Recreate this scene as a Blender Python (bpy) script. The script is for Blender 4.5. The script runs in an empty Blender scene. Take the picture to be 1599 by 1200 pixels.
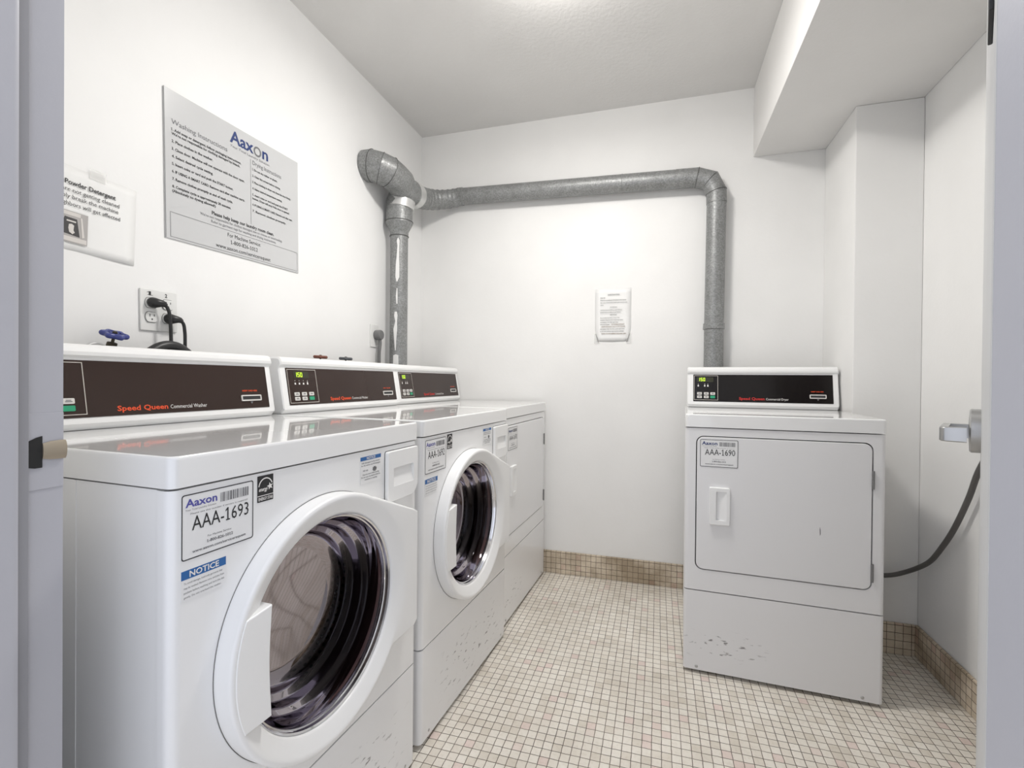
import bpy, bmesh, math, random
from mathutils import Vector, Matrix

random.seed(7)
SC = bpy.context.scene
COL = SC.collection

# ------------------------------------------------------------------ camera
F_PX = 756.55
YAW, PITCH, ROLL, CAM_H = 0.2925, -0.0067, 0.0089, 1.0687
cam_d = bpy.data.cameras.new('camera')
cam = bpy.data.objects.new('camera', cam_d)
COL.objects.link(cam)
cam_d.sensor_fit = 'HORIZONTAL'
cam_d.sensor_width = 36.0
cam_d.lens = F_PX * 36.0 / 1599.0
cam_d.clip_start = 0.02
_f = Vector((-math.sin(YAW) * math.cos(PITCH), math.cos(YAW) * math.cos(PITCH), math.sin(PITCH)))
_r = Vector((math.cos(YAW), math.sin(YAW), 0))
_u = _r.cross(_f)
_r2 = _r * math.cos(ROLL) + _u * math.sin(ROLL)
_u2 = -_r * math.sin(ROLL) + _u * math.cos(ROLL)
cam.matrix_world = Matrix(((_r2.x, _u2.x, -_f.x, 0), (_r2.y, _u2.y, -_f.y, 0), (_r2.z, _u2.z, -_f.z, CAM_H), (0, 0, 0, 1)))
SC.camera = cam

# ------------------------------------------------------------------ world (daylight reaching the doorway from outside)
w = bpy.data.worlds.new('world')
SC.world = w
w.use_nodes = True
bg = w.node_tree.nodes['Background']
bg.inputs[0].default_value = (0.86, 0.90, 1.0, 1)
bg.inputs[1].default_value = 1.05

SC.view_settings.view_transform = 'Standard'
SC.view_settings.look = 'None'
SC.view_settings.gamma = 1.0
SC.view_settings.use_curve_mapping = False
SC.view_settings.exposure = 0.32

# ------------------------------------------------------------------ room numbers (metres)
XL, D, ZC = -1.3814, 2.6581, 2.5365        # left wall, back wall, ceiling
XS, ZS = 0.4429, 2.1916                    # soffit
XCL, YC, XR = 0.756, 2.279, 0.988          # column, right wall
HB = 0.1244                                # tile baseboard height
LAMP = (-0.33, 1.57)
LAMP_POWER = 10.5

# ceiling lamp light (the fixture itself is built further down)
ld = bpy.data.lights.new('ceiling_lamp_light', 'AREA')
ld.shape = 'DISK'
ld.size = 0.24
ld.energy = LAMP_POWER
ld.color = (1.0, 0.975, 0.94)
lo = bpy.data.objects.new('ceiling_lamp_light', ld)
lo.location = (LAMP[0], LAMP[1], ZC - 0.105)
COL.objects.link(lo)

# ------------------------------------------------------------------ materials
def mat(name, col, rough=0.5, metal=0.0, spec=0.5, coat=0.0, emit=None, estr=0.0):
    m = bpy.data.materials.new(name)
    m.use_nodes = True
    b = m.node_tree.nodes['Principled BSDF']
    b.inputs['Base Color'].default_value = (*col, 1)
    b.inputs['Roughness'].default_value = rough
    b.inputs['Metallic'].default_value = metal
    b.inputs['Specular IOR Level'].default_value = spec
    b.inputs['Coat Weight'].default_value = coat
    if emit:
        b.inputs['Emission Color'].default_value = (*emit, 1)
        b.inputs['Emission Strength'].default_value = estr
    return m

class NT:
    """tiny helper for node trees"""
    def __init__(self, m):
        self.t = m.node_tree
        self.b = self.t.nodes['Principled BSDF']
    def n(self, kind, **kw):
        nd = self.t.nodes.new(kind)
        for k, v in kw.items():
            if k.startswith('i_'):
                key = k[2:].replace('_', ' ')
                nd.inputs[int(key) if key.isdigit() else key].default_value = v
            else:
                setattr(nd, k, v)
        return nd
    def l(self, a, b):
        self.t.links.new(a, b)

def coords(nt):
    return nt.n('ShaderNodeTexCoord').outputs['Object']

def noise(nt, vec, scale, detail=3.0, rough=0.5):
    nd = nt.n('ShaderNodeTexNoise')
    nd.inputs['Scale'].default_value = scale
    nd.inputs['Detail'].default_value = detail
    nd.inputs['Roughness'].default_value = rough
    nt.l(vec, nd.inputs['Vector'])
    return nd.outputs['Fac']

def ramp(nt, fac, stops):
    nd = nt.n('ShaderNodeValToRGB')
    cr = nd.color_ramp
    while len(cr.elements) < len(stops):
        cr.elements.new(0.5)
    for e, (p, c) in zip(cr.elements, stops):
        e.position = p
        e.color = (*c, 1) if len(c) == 3 else c
    nt.l(fac, nd.inputs['Fac'])
    return nd.outputs['Color']

def mix(nt, fac, a, b, mode='MIX'):
    nd = nt.n('ShaderNodeMix', data_type='RGBA', blend_type=mode)
    for sock, v in ((nd.inputs[0], fac), (nd.inputs[6], a), (nd.inputs[7], b)):
        if hasattr(v, 'is_linked') or hasattr(v, 'node'):
            nt.l(v, sock)
        elif isinstance(v, (int, float)):
            sock.default_value = v
        else:
            sock.default_value = (*v, 1)
    return nd.outputs[2]

def bump(nt, h, strength, dist=0.002):
    nd = nt.n('ShaderNodeBump')
    nd.inputs['Strength'].default_value = strength
    nd.inputs['Distance'].default_value = dist
    nt.l(h, nd.inputs['Height'])
    nt.l(nd.outputs['Normal'], nt.b.inputs['Normal'])

def paint(name, col, rough=0.55, grain=0.25, dist=0.0015):
    m = mat(name, col, rough)
    nt = NT(m)
    c = coords(nt)
    f = noise(nt, c, 3.0, 4.0)
    k = [tuple(x * s for x in col) for s in (0.965, 1.0)]
    nt.l(ramp(nt, f, [(0.35, k[0]), (0.65, k[1])]), nt.b.inputs['Base Color'])
    bump(nt, noise(nt, c, 60.0, 4.0, 0.6), grain, dist)
    return m

def tile_mat(name, ax, ay, offx, offy, tint=(1, 1, 1), px=0.0277, py=0.0302, dirt=0.14):
    """small square mosaic tiles with dark grout; ax, ay: world axes used"""
    m = mat(name, (0.7, 0.65, 0.55), 0.42)
    nt = NT(m)
    sep = nt.n('ShaderNodeSeparateXYZ')
    c = coords(nt)
    nt.l(c, sep.inputs[0])
    def axis(a, off, p):
        ad = nt.n('ShaderNodeMath', operation='ADD'); ad.inputs[1].default_value = off
        nt.l(sep.outputs[a], ad.inputs[0])
        dv = nt.n('ShaderNodeMath', operation='DIVIDE'); dv.inputs[1].default_value = p
        nt.l(ad.outputs[0], dv.inputs[0])
        return dv.outputs[0]
    gx, gy = axis(ax, offx, px), axis(ay, offy, py)
    cmb = nt.n('ShaderNodeCombineXYZ')
    nt.l(gx, cmb.inputs[0]); nt.l(gy, cmb.inputs[1])
    # wobble the joints a little
    wob = nt.n('ShaderNodeTexNoise'); wob.inputs['Scale'].default_value = 1.3
    nt.l(cmb.outputs[0], wob.inputs['Vector'])
    sub = nt.n('ShaderNodeVectorMath', operation='MULTIPLY_ADD')
    sub.inputs[1].default_value = (0.10, 0.10, 0)
    nt.l(wob.outputs['Color'], sub.inputs[0]); nt.l(cmb.outputs[0], sub.inputs[2])
    br = nt.n('ShaderNodeTexBrick')
    br.offset = 0.0; br.squash = 1.0
    br.inputs['Scale'].default_value = 1.0
    br.inputs['Brick Width'].default_value = 1.0
    br.inputs['Row Height'].default_value = 1.0
    br.inputs['Mortar Size'].default_value = 0.042
    br.inputs['Mortar Smooth'].default_value = 0.25
    nt.l(sub.outputs[0], br.inputs['Vector'])
    fl = nt.n('ShaderNodeVectorMath', operation='FLOOR')
    nt.l(sub.outputs[0], fl.inputs[0])
    wn = nt.n('ShaderNodeTexWhiteNoise', noise_dimensions='2D')
    nt.l(fl.outputs[0], wn.inputs['Vector'])
    t = lambda *x: tuple(a * b for a, b in zip(x, tint))
    tone = ramp(nt, wn.outputs['Value'], [(0.0, t(.74, .685, .60)), (0.25, t(.83, .78, .70)), (0.72, t(.88, .84, .765)),
                                          (0.955, t(.84, .79, .71)), (0.97, t(.80, .68, .625))])
    stain = ramp(nt, noise(nt, c, 3.2, 5.0, 0.65), [(0.38, (1 - dirt, 1 - dirt * 1.08, 1 - dirt * 1.2)), (0.62, (1, 1, 1))])
    tone = mix(nt, 1.0, tone, stain, 'MULTIPLY')
    speck = ramp(nt, noise(nt, c, 90.0, 3.0, 0.6), [(0.30, (.92, .905, .88)), (0.5, (1, 1, 1))])
    tone = mix(nt, 1.0, tone, speck, 'MULTIPLY')
    grout = ramp(nt, noise(nt, c, 9.0, 3.0), [(0.35, t(.075, .055, .04)), (0.65, t(.22, .18, .14))])
    nt.l(mix(nt, br.outputs['Fac'], tone, grout), nt.b.inputs['Base Color'])
    inv = nt.n('ShaderNodeMath', operation='SUBTRACT'); inv.inputs[0].default_value = 1.0
    nt.l(br.outputs['Fac'], inv.inputs[1])
    bump(nt, inv.outputs[0], 0.6, 0.0012)
    return m

def galvanised(name):
    m = mat(name, (0.42, 0.43, 0.43), 0.5, 0.45)
    nt = NT(m)
    c = coords(nt)
    v = nt.n('ShaderNodeTexVoronoi'); v.inputs['Scale'].default_value = 190.0
    nt.l(c, v.inputs['Vector'])
    sp = nt.n('ShaderNodeSeparateColor'); nt.l(v.outputs['Color'], sp.inputs[0])
    a = ramp(nt, sp.outputs[0], [(0.0, (.235, .24, .24)), (1.0, (.36, .367, .367))])
    big = ramp(nt, noise(nt, c, 14.0, 5.0, 0.65), [(0.35, (.84, .84, .83)), (0.65, (1, 1, 1))])
    nt.l(mix(nt, 1.0, a, big, 'MULTIPLY'), nt.b.inputs['Base Color'])
    rr = ramp(nt, sp.outputs[1], [(0.0, (.40,) * 3), (1.0, (.58,) * 3)])
    nt.l(rr, nt.b.inputs['Roughness'])
    return m

M = {}
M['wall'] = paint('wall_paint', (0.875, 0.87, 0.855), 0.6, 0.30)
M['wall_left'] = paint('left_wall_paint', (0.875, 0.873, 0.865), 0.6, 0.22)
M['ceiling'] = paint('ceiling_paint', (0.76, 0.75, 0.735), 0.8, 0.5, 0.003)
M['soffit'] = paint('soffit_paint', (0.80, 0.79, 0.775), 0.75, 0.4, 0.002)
M['floor'] = tile_mat('floor_tile', 0, 1, -0.050, -0.012)
M['base_back'] = tile_mat('back_baseboard_tile', 0, 2, -0.050, 0.003, (.93, .86, .77), 0.0277, 0.0302, 0.5)
M['base_side'] = tile_mat('side_baseboard_tile', 1, 2, -0.012, 0.003, (.93, .85, .75), 0.0302, 0.0302, 0.6)
M['frame'] = paint('door_frame_paint', (0.46, 0.46, 0.495), 0.45, 0.15)
M['jamb_shade'] = mat('jamb_shade_grey', (0.30, 0.30, 0.32), 0.6)  # darker grey that paints in the shade behind the door stop
M['door'] = paint('door_paint', (0.58, 0.585, 0.59), 0.4, 0.1)
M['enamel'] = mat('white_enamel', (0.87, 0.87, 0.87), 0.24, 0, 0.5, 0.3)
M['lid'] = mat('glossy_lid_enamel', (0.87, 0.87, 0.865), 0.10, 0, 0.5, 0.6)
M['plastic'] = mat('white_plastic', (0.88, 0.88, 0.875), 0.32)
M['pocket'] = mat('handle_pocket_plastic', (0.60, 0.60, 0.60), 0.4)
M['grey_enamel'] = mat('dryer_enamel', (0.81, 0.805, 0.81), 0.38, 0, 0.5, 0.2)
M['seam'] = mat('dark_seam', (0.035, 0.035, 0.037), 0.7)
M['panel'] = mat('brown_control_panel', (0.030, 0.0155, 0.012), 0.20, 0, 0.38)
M['panel_black'] = mat('black_control_panel', (0.008, 0.006, 0.006), 0.16, 0, 0.35)
M['outline'] = mat('silver_outline', (0.62, 0.58, 0.53), 0.4)
M['orange'] = mat('orange_print', (0.80, 0.085, 0.02), 0.5)
M['red'] = mat('red_print', (0.62, 0.03, 0.025), 0.5)
M['white_ink'] = mat('white_print', (0.82, 0.80, 0.78), 0.5)
M['button'] = mat('white_button', (0.72, 0.70, 0.67), 0.45)
M['green_button'] = mat('green_button', (0.02, 0.33, 0.17), 0.45)
M['lcd'] = mat('display_glass', (0.03, 0.03, 0.015), 0.15)
M['digit'] = mat('lit_digits', (0.1, 0.2, 0.0), 0.5, emit=(0.62, 0.95, 0.05), estr=1.3)
M['black_ink'] = mat('black_print', (0.02, 0.02, 0.022), 0.55)
M['grey_ink'] = mat('grey_print', (0.16, 0.16, 0.17), 0.6)
M['blue_ink'] = mat('navy_print', (0.012, 0.035, 0.16), 0.5)
M['purple_ink'] = mat('violet_print', (0.09, 0.09, 0.36), 0.5)
M['blue_band'] = mat('blue_label_band', (0.025, 0.13, 0.37), 0.5)
M['brown_ink'] = mat('brown_print', (0.17, 0.10, 0.055), 0.6)
M['highlight'] = mat('highlighter', (0.72, 0.62, 0.47), 0.6)
M['sticker'] = mat('white_sticker', (0.82, 0.82, 0.82), 0.4)
M['paper'] = mat('white_paper', (0.86, 0.86, 0.85), 0.7)
M['acrylic'] = mat('grey_sign_board', (0.585, 0.59, 0.595), 0.22)
M['chrome'] = mat('chrome', (0.72, 0.72, 0.74), 0.12, 1.0)
M['satin'] = mat('satin_steel', (0.50, 0.50, 0.50), 0.32, 1.0)
M['brass'] = mat('worn_brass', (0.46, 0.40, 0.32), 0.4, 0.8)
M['galv'] = galvanised('galvanised_steel')
M['pipe_seam'] = mat('pipe_seam_grey', (0.12, 0.12, 0.12), 0.55, 0.4)
M['foil'] = mat('foil_tape', (0.66, 0.66, 0.65), 0.38, 0.55)
M['tapewhite'] = mat('white_paint_smear', (0.80, 0.80, 0.79), 0.6)
M['rubber'] = mat('black_rubber', (0.014, 0.014, 0.015), 0.42)
M['gasket'] = mat('dark_gasket', (0.02, 0.018, 0.018), 0.35)
M['greycord'] = mat('grey_cord', (0.105, 0.10, 0.095), 0.45)
M['plug_grey'] = mat('grey_plug', (0.17, 0.17, 0.17), 0.5)
M['outlet'] = mat('outlet_plastic', (0.78, 0.78, 0.765), 0.35)
M['valve_blue'] = mat('blue_valve_paint', (0.045, 0.06, 0.24), 0.3)
M['valve_red'] = mat('rusty_valve_paint', (0.20, 0.075, 0.05), 0.55)
M['valve_grey'] = mat('dark_grey_valve_paint', (0.10, 0.105, 0.115), 0.5)
M['bronze'] = mat('dark_bronze', (0.07, 0.06, 0.04), 0.5, 0.6)
M['steel_drum'] = mat('drum_steel', (0.25, 0.195, 0.185), 0.36, 1.0)
M['lamp_white'] = mat('lamp_base_white', (0.8, 0.8, 0.8), 0.4)
M['diffuser'] = mat('lit_diffuser', (0.9, 0.9, 0.88), 0.4, emit=(1.0, 0.97, 0.93), estr=27.0)

# drum: rows of round holes
nt = NT(M['steel_drum'])
uvm = nt.n('ShaderNodeUVMap')
vv = nt.n('ShaderNodeTexVoronoi'); vv.inputs['Scale'].default_value = 1.0; vv.inputs['Randomness'].default_value = 0.0
nt.l(uvm.outputs[0], vv.inputs['Vector'])
hole = ramp(nt, vv.outputs['Distance'], [(0.22, (.012, .01, .01)), (0.27, (.25, .195, .185))])
nt.l(hole, nt.b.inputs['Base Color'])

# washer window: thin tinted glass
def window_glass():
    m = bpy.data.materials.new('tinted_door_glass')
    m.use_nodes = True
    t = m.node_tree
    for nd in list(t.nodes):
        t.nodes.remove(nd)
    o = t.nodes.new('ShaderNodeOutputMaterial')
    tr = t.nodes.new('ShaderNodeBsdfTransparent'); tr.inputs[0].default_value = (0.37, 0.285, 0.28, 1)
    gl = t.nodes.new('ShaderNodeBsdfGlossy'); gl.inputs['Roughness'].default_value = 0.03
    gl.inputs[0].default_value = (0.42, 0.39, 0.42, 1)
    fr = t.nodes.new('ShaderNodeFresnel'); fr.inputs[0].default_value = 1.45
    mx = t.nodes.new('ShaderNodeMixShader')
    t.links.new(fr.outputs[0], mx.inputs[0]); t.links.new(tr.outputs[0], mx.inputs[1]); t.links.new(gl.outputs[0], mx.inputs[2])
    t.links.new(mx.outputs[0], o.inputs[0])
    return m
M['glass'] = window_glass()

def clear_tape():
    m = bpy.data.materials.new('clear_tape')
    m.use_nodes = True
    t = m.node_tree
    for nd in list(t.nodes):
        t.nodes.remove(nd)
    o = t.nodes.new('ShaderNodeOutputMaterial')
    tr = t.nodes.new('ShaderNodeBsdfTransparent')
    gl = t.nodes.new('ShaderNodeBsdfPrincipled'); gl.inputs['Roughness'].default_value = 0.2
    gl.inputs['Base Color'].default_value = (0.85, 0.85, 0.83, 1)
    mx = t.nodes.new('ShaderNodeMixShader'); mx.inputs[0].default_value = 0.45
    t.links.new(tr.outputs[0], mx.inputs[1]); t.links.new(gl.outputs[0], mx.inputs[2]); t.links.new(mx.outputs[0], o.inputs[0])
    return m
M['tape'] = clear_tape()

def scuffed(name, base, x0, x1, z0, z1, amount=0.5, seed=0.0, rough=0.3):
    """enamel with dark kick marks scattered inside a region of the panel (object space)"""
    m = mat(name, base, rough, 0, 0.5, 0.2)
    nt = NT(m)
    c = coords(nt)
    sep = nt.n('ShaderNodeSeparateXYZ'); nt.l(c, sep.inputs[0])
    def window(sock, a, b):
        mr = nt.n('ShaderNodeMapRange'); mr.interpolation_type = 'SMOOTHSTEP'
        mid, half = (a + b) / 2, (b - a) / 2
        s = nt.n('ShaderNodeMath', operation='SUBTRACT'); s.inputs[1].default_value = mid; nt.l(sock, s.inputs[0])
        ab = nt.n('ShaderNodeMath', operation='ABSOLUTE'); nt.l(s.outputs[0], ab.inputs[0])
        mr.inputs['From Min'].default_value = half; mr.inputs['From Max'].default_value = half * 0.3
        nt.l(ab.outputs[0], mr.inputs['Value'])
        return mr.outputs[0]
    wx, wz = window(sep.outputs[0], x0, x1), window(sep.outputs[2], z0, z1)
    mp = nt.n('ShaderNodeMapping'); mp.inputs['Rotation'].default_value = (0, 0.35, 0)
    mp.inputs['Scale'].default_value = (27, 27, 84); mp.inputs['Location'].default_value = (seed, seed, seed)
    nt.l(c, mp.inputs['Vector'])
    n1 = nt.n('ShaderNodeTexNoise'); n1.inputs['Scale'].default_value = 1.0; n1.inputs['Detail'].default_value = 4.0
    nt.l(mp.outputs[0], n1.inputs['Vector'])
    th = nt.n('ShaderNodeMapRange'); th.inputs['From Min'].default_value = 0.60; th.inputs['From Max'].default_value = 0.66
    nt.l(n1.outputs['Fac'], th.inputs['Value'])
    p1 = nt.n('ShaderNodeMath', operation='MULTIPLY'); nt.l(wx, p1.inputs[0]); nt.l(wz, p1.inputs[1])
    p2 = nt.n('ShaderNodeMath', operation='MULTIPLY'); nt.l(p1.outputs[0], p2.inputs[0]); nt.l(th.outputs[0], p2.inputs[1])
    p3 = nt.n('ShaderNodeMath', operation='MULTIPLY'); p3.inputs[1].default_value = amount; nt.l(p2.outputs[0], p3.inputs[0])
    nt.l(mix(nt, p3.outputs[0], base, (0.12, 0.11, 0.11)), nt.b.inputs['Base Color'])
    return m

# ------------------------------------------------------------------ mesh helpers
def obj(name, bm, m, parent=None, sharp=35, smooth=True, flat_front=False):
    me = bpy.data.meshes.new(name)
    bmesh.ops.recalc_face_normals(bm, faces=bm.faces)
    bm.to_mesh(me)
    bm.free()
    if m:
        me.materials.append(m)
    if smooth:
        for p in me.polygons:
            p.use_smooth = True
        me.set_sharp_from_angle(angle=math.radians(sharp))
        for p in me.polygons:
            if flat_front and all(abs(me.vertices[i].co.y) < 1e-5 for i in p.vertices):
                p.use_smooth = False
    o = bpy.data.objects.new(name, me)
    COL.objects.link(o)
    if smooth and not flat_front:
        wn_ = o.modifiers.new('weighted_normals', 'WEIGHTED_NORMAL')
        wn_.keep_sharp = True
    if parent:
        o.parent = parent
    return o

def thing(name, label, cat, matrix=None, group=None):
    o = bpy.data.objects.new(name, None)
    o.empty_display_size = 0.05
    COL.objects.link(o)
    if matrix is not None:
        o.matrix_world = matrix
    o['label'] = label
    o['category'] = cat
    if group:
        o['group'] = group
    return o

def tag(o, label, cat, group=None):
    o['label'] = label
    o['category'] = cat
    if group:
        o['group'] = group
    return o

def struct(o, label=None):
    o['kind'] = 'structure'
    if label:
        o['label'] = label
    return o

def box(bm, x0, x1, y0, y1, z0, z1, bev=0.0, seg=2):
    r = bmesh.ops.create_cube(bm, size=1.0)
    vs = r['verts']
    for v in vs:
        v.co = Vector(((x0 + x1) / 2 + v.co.x * (x1 - x0), (y0 + y1) / 2 + v.co.y * (y1 - y0), (z0 + z1) / 2 + v.co.z * (z1 - z0)))
    if bev > 0:
        es = list({e for v in vs for e in v.link_edges})
        bmesh.ops.bevel(bm, geom=es, offset=bev, segments=seg, profile=0.5, affect='EDGES')
    return bm

def boxo(name, b, m, parent=None, bev=0.0, seg=2, sharp=35):
    bm = bmesh.new()
    box(bm, *b, bev=bev, seg=seg)
    return obj(name, bm, m, parent, sharp)

def frame_from(t, hint):
    t = t.normalized()
    a = hint - t * hint.dot(t)
    if a.length < 1e-5:
        a = t.orthogonal()
    a.normalize()
    return a, t.cross(a)

def tube(bm, pts, radii, seg=20, caps=True, mitre=True):
    """tube along a polyline; radii: number or list"""
    pts = [Vector(p) for p in pts]
    if not isinstance(radii, (list, tuple)):
        radii = [radii] * len(pts)
    rings = []
    a = None
    for i, p in enumerate(pts):
        t0 = (p - pts[i - 1]).normalized() if i > 0 else None
        t1 = (pts[i + 1] - p).normalized() if i < len(pts) - 1 else None
        t = (t0 + t1) if (t0 and t1) else (t0 or t1)
        t.normalize()
        if a is None:
            a = t.orthogonal().normalized()
        a, b = frame_from(t, a)
        k = 1.0
        cdir = None
        if mitre and t0 and t1:
            c = max(0.3, math.sqrt(max(0.0, (1 + t0.dot(t1)) / 2)))
            ax = (t1 - t0)
            if ax.length > 1e-5:
                cdir = ax.normalized(); k = 1 / c
        ring = []
        for j in range(seg):
            an = 2 * math.pi * j / seg
            off = a * math.cos(an) * radii[i] + b * math.sin(an) * radii[i]
            if cdir:
                off = off + cdir * off.dot(cdir) * (k - 1)
            ring.append(bm.verts.new(p + off))
        rings.append(ring)
    for r0, r1 in zip(rings, rings[1:]):
        for j in range(seg):
            bm.faces.new((r0[j], r0[(j + 1) % seg], r1[(j + 1) % seg], r1[j]))
    if caps:
        bm.faces.new(rings[0][::-1])
        bm.faces.new(rings[-1])
    return bm

def spline(pts, n=10):
    """Catmull-Rom through points"""
    P = [Vector(p) for p in pts]
    P = [P[0] * 2 - P[1]] + P + [P[-1] * 2 - P[-2]]
    out = []
    for i in range(1, len(P) - 2):
        p0, p1, p2, p3 = P[i - 1:i + 3]
        for k in range(n):
            t = k / n
            out.append(0.5 * ((2 * p1) + (p2 - p0) * t + (2 * p0 - 5 * p1 + 4 * p2 - p3) * t * t + (3 * p1 - p0 - 3 * p2 + p3) * t ** 3))
    out.append(P[-2])
    return out

def revolve(bm, prof, M4, seg=48, close=False):
    """prof: list of (r, h); revolved about local z, then moved by matrix M4"""
    rings = []
    for r, h in prof:
        if r < 1e-6:
            rings.append([bm.verts.new(M4 @ Vector((0, 0, h)))])
        else:
            rings.append([bm.verts.new(M4 @ Vector((r * math.cos(2 * math.pi * j / seg), r * math.sin(2 * math.pi * j / seg), h))) for j in range(seg)])
    pairs = list(zip(rings, rings[1:]))
    if close:
        pairs.append((rings[-1], rings[0]))
    for a, b in pairs:
        if len(a) == 1 and len(b) == 1:
            continue
        for j in range(seg):
            k = (j + 1) % seg
            if len(a) == 1:
                bm.faces.new((a[0], b[k], b[j]))
            elif len(b) == 1:
                bm.faces.new((a[j], a[k], b[0]))
            else:
                bm.faces.new((a[j], a[k], b[k], b[j]))
    return bm

def rrect(x0, x1, z0, z1, r, n=6):
    """rounded rectangle outline, counter-clockwise"""
    if not isinstance(r, (list, tuple)):
        r = [r] * 4                       # bl, br, tr, tl
    out = []
    for (cx, cz, a0, rr) in ((x0 + r[0], z0 + r[0], 180, r[0]), (x1 - r[1], z0 + r[1], 270, r[1]), (x1 - r[2], z1 - r[2], 0, r[2]), (x0 + r[3], z1 - r[3], 90, r[3])):
        for k in range(n + 1):
            a = math.radians(a0 + 90 * k / n)
            out.append((cx + rr * math.cos(a), cz + rr * math.sin(a)))
    return out

def slab(bm, outline, y0, y1, M4=None, bev=0.0):
    """prism from an (x, z) outline between depths y0 (front) and y1 (back)"""
    M4 = M4 or Matrix()
    n = len(outline)
    cx = sum(p[0] for p in outline) / n; cz = sum(p[1] for p in outline) / n
    def ring(y, ins):
        vs = []
        for (x, z) in outline:
            d = Vector((cx - x, cz - z)); l = d.length
            q = Vector((x, z)) + d * (ins / l if l > 0 else 0)
            vs.append(bm.verts.new(M4 @ Vector((q.x, y, q.y))))
        return vs
    rs = [ring(y0, bev), ring(y0 + bev * .076, bev * .617), ring(y0 + bev * .293, bev * .293), ring(y0 + bev * .617, bev * .076), ring(y0 + bev, 0), ring(y1, 0)] if bev > 0 else [ring(y0, 0), ring(y1, 0)]
    for a, b in zip(rs, rs[1:]):
        for j in range(n):
            k = (j + 1) % n
            bm.faces.new((a[j], a[k], b[k], b[j]))
    bm.faces.new(rs[0]); bm.faces.new(rs[-1][::-1])
    return bm

def ring_slab(bm, outer, inner, y0, y1):
    """frame between two outlines with equal point counts"""
    n = len(outer)
    R = [[bm.verts.new(Vector((x, y, z))) for (x, z) in o] for o, y in ((outer, y0), (inner, y0), (inner, y1), (outer, y1))]
    for a, b in zip(R, R[1:] + R[:1]):
        for j in range(n):
            k = (j + 1) % n
            bm.faces.new((a[j], a[k], b[k], b[j]))
    return bm

# text ---------------------------------------------------------------
def _text_mesh(s, bold):
    cu = bpy.data.curves.new('t', 'FONT')
    cu.body = s
    cu.resolution_u = 2
    if bold:
        cu.offset = 0.022
    ob = bpy.data.objects.new('t', cu)
    COL.objects.link(ob)
    bpy.context.view_layer.update()
    dg = bpy.context.evaluated_depsgraph_get()
    me = bpy.data.meshes.new_from_object(ob.evaluated_get(dg))
    bpy.data.objects.remove(ob)
    bpy.data.curves.remove(cu)
    return me

def letters(name, items, m, parent, M4, lift=0.0005):
    """items: (string, x, y, cap_height, align, width or None, bold, slant); drawn in the local plane x right / y up / z out of M4"""
    bm = bmesh.new()
    for it in items:
        s, x, y, h, al = it[:5]
        wd = it[5] if len(it) > 5 else None
        bold = it[6] if len(it) > 6 else False
        sl = it[7] if len(it) > 7 else 0.0
        me = _text_mesh(s, bold)
        if not me.vertices:
            continue
        xs = [v.co.x for v in me.vertices]
        x0, x1 = min(xs), max(xs)
        sy = h / 0.70
        sx = sy if wd is None else wd / max(1e-6, x1 - x0)
        wt = (x1 - x0) * sx
        ox = {'L': 0, 'C': -wt / 2, 'R': -wt}[al]
        nv = [bm.verts.new(M4 @ Vector((x + ox + (v.co.x - x0) * sx + v.co.y * sy * sl, y + v.co.y * sy, lift))) for v in me.vertices]
        for p in me.polygons:
            try:
                bm.faces.new([nv[i] for i in p.vertices])
            except ValueError:
                pass
        bpy.data.meshes.remove(me)
        for i_, ch in enumerate(s):                      # a flag and a foot on the figure one
            if ch == '1' and h > 0.004:
                pm = _text_mesh(s[:i_ + 1], bold)
                xr = max(v.co.x for v in pm.vertices)
                bpy.data.meshes.remove(pm)
                st = 0.115 if bold else 0.085
                def pt_(a, b):
                    return bm.verts.new(M4 @ Vector((x + ox + (a - x0) * sx + b * sy * sl, y + b * sy, lift + .0001)))
                bm.faces.new([pt_(xr - st * .6, .70), pt_(xr - st - .15, .56), pt_(xr - st - .15, .48), pt_(xr - st * .6, .60)])
                bm.faces.new([pt_(xr - st - .12, 0), pt_(xr + .12, 0), pt_(xr + .12, .065), pt_(xr - st - .12, .065)])
    return flat(name, bm, m, parent)

def flat(name, bm, m, parent):
    me = bpy.data.meshes.new(name)
    bm.to_mesh(me)
    bm.free()
    me.materials.append(m)
    o = bpy.data.objects.new(name, me)
    COL.objects.link(o)
    o.parent = parent
    return o

def quad(bm, M4, x0, x1, y0, y1, z=0.0006):
    vs = [bm.verts.new(M4 @ Vector(c)) for c in ((x0, y0, z), (x1, y0, z), (x1, y1, z), (x0, y1, z))]
    bm.faces.new(vs)

def poly(bm, M4, pts, z=0.0006):
    bm.faces.new([bm.verts.new(M4 @ Vector((x, y, z))) for x, y in pts])

def outline_rect(bm, M4, x0, x1, y0, y1, t, z=0.0006):
    quad(bm, M4, x0, x1, y0, y0 + t, z); quad(bm, M4, x0, x1, y1 - t, y1, z)
    quad(bm, M4, x0, x0 + t, y0 + t, y1 - t, z); quad(bm, M4, x1 - t, x1, y0 + t, y1 - t, z)

def basis(ex, ey, ez, o):
    return Matrix(((ex[0], ey[0], ez[0], o[0]), (ex[1], ey[1], ez[1], o[1]), (ex[2], ey[2], ez[2], o[2]), (0, 0, 0, 1)))

def front_plane(x, y, z):          # a plane on a machine's front, seen from the front
    return basis((1, 0, 0), (0, 0, 1), (0, -1, 0), (x, y, z))

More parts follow.
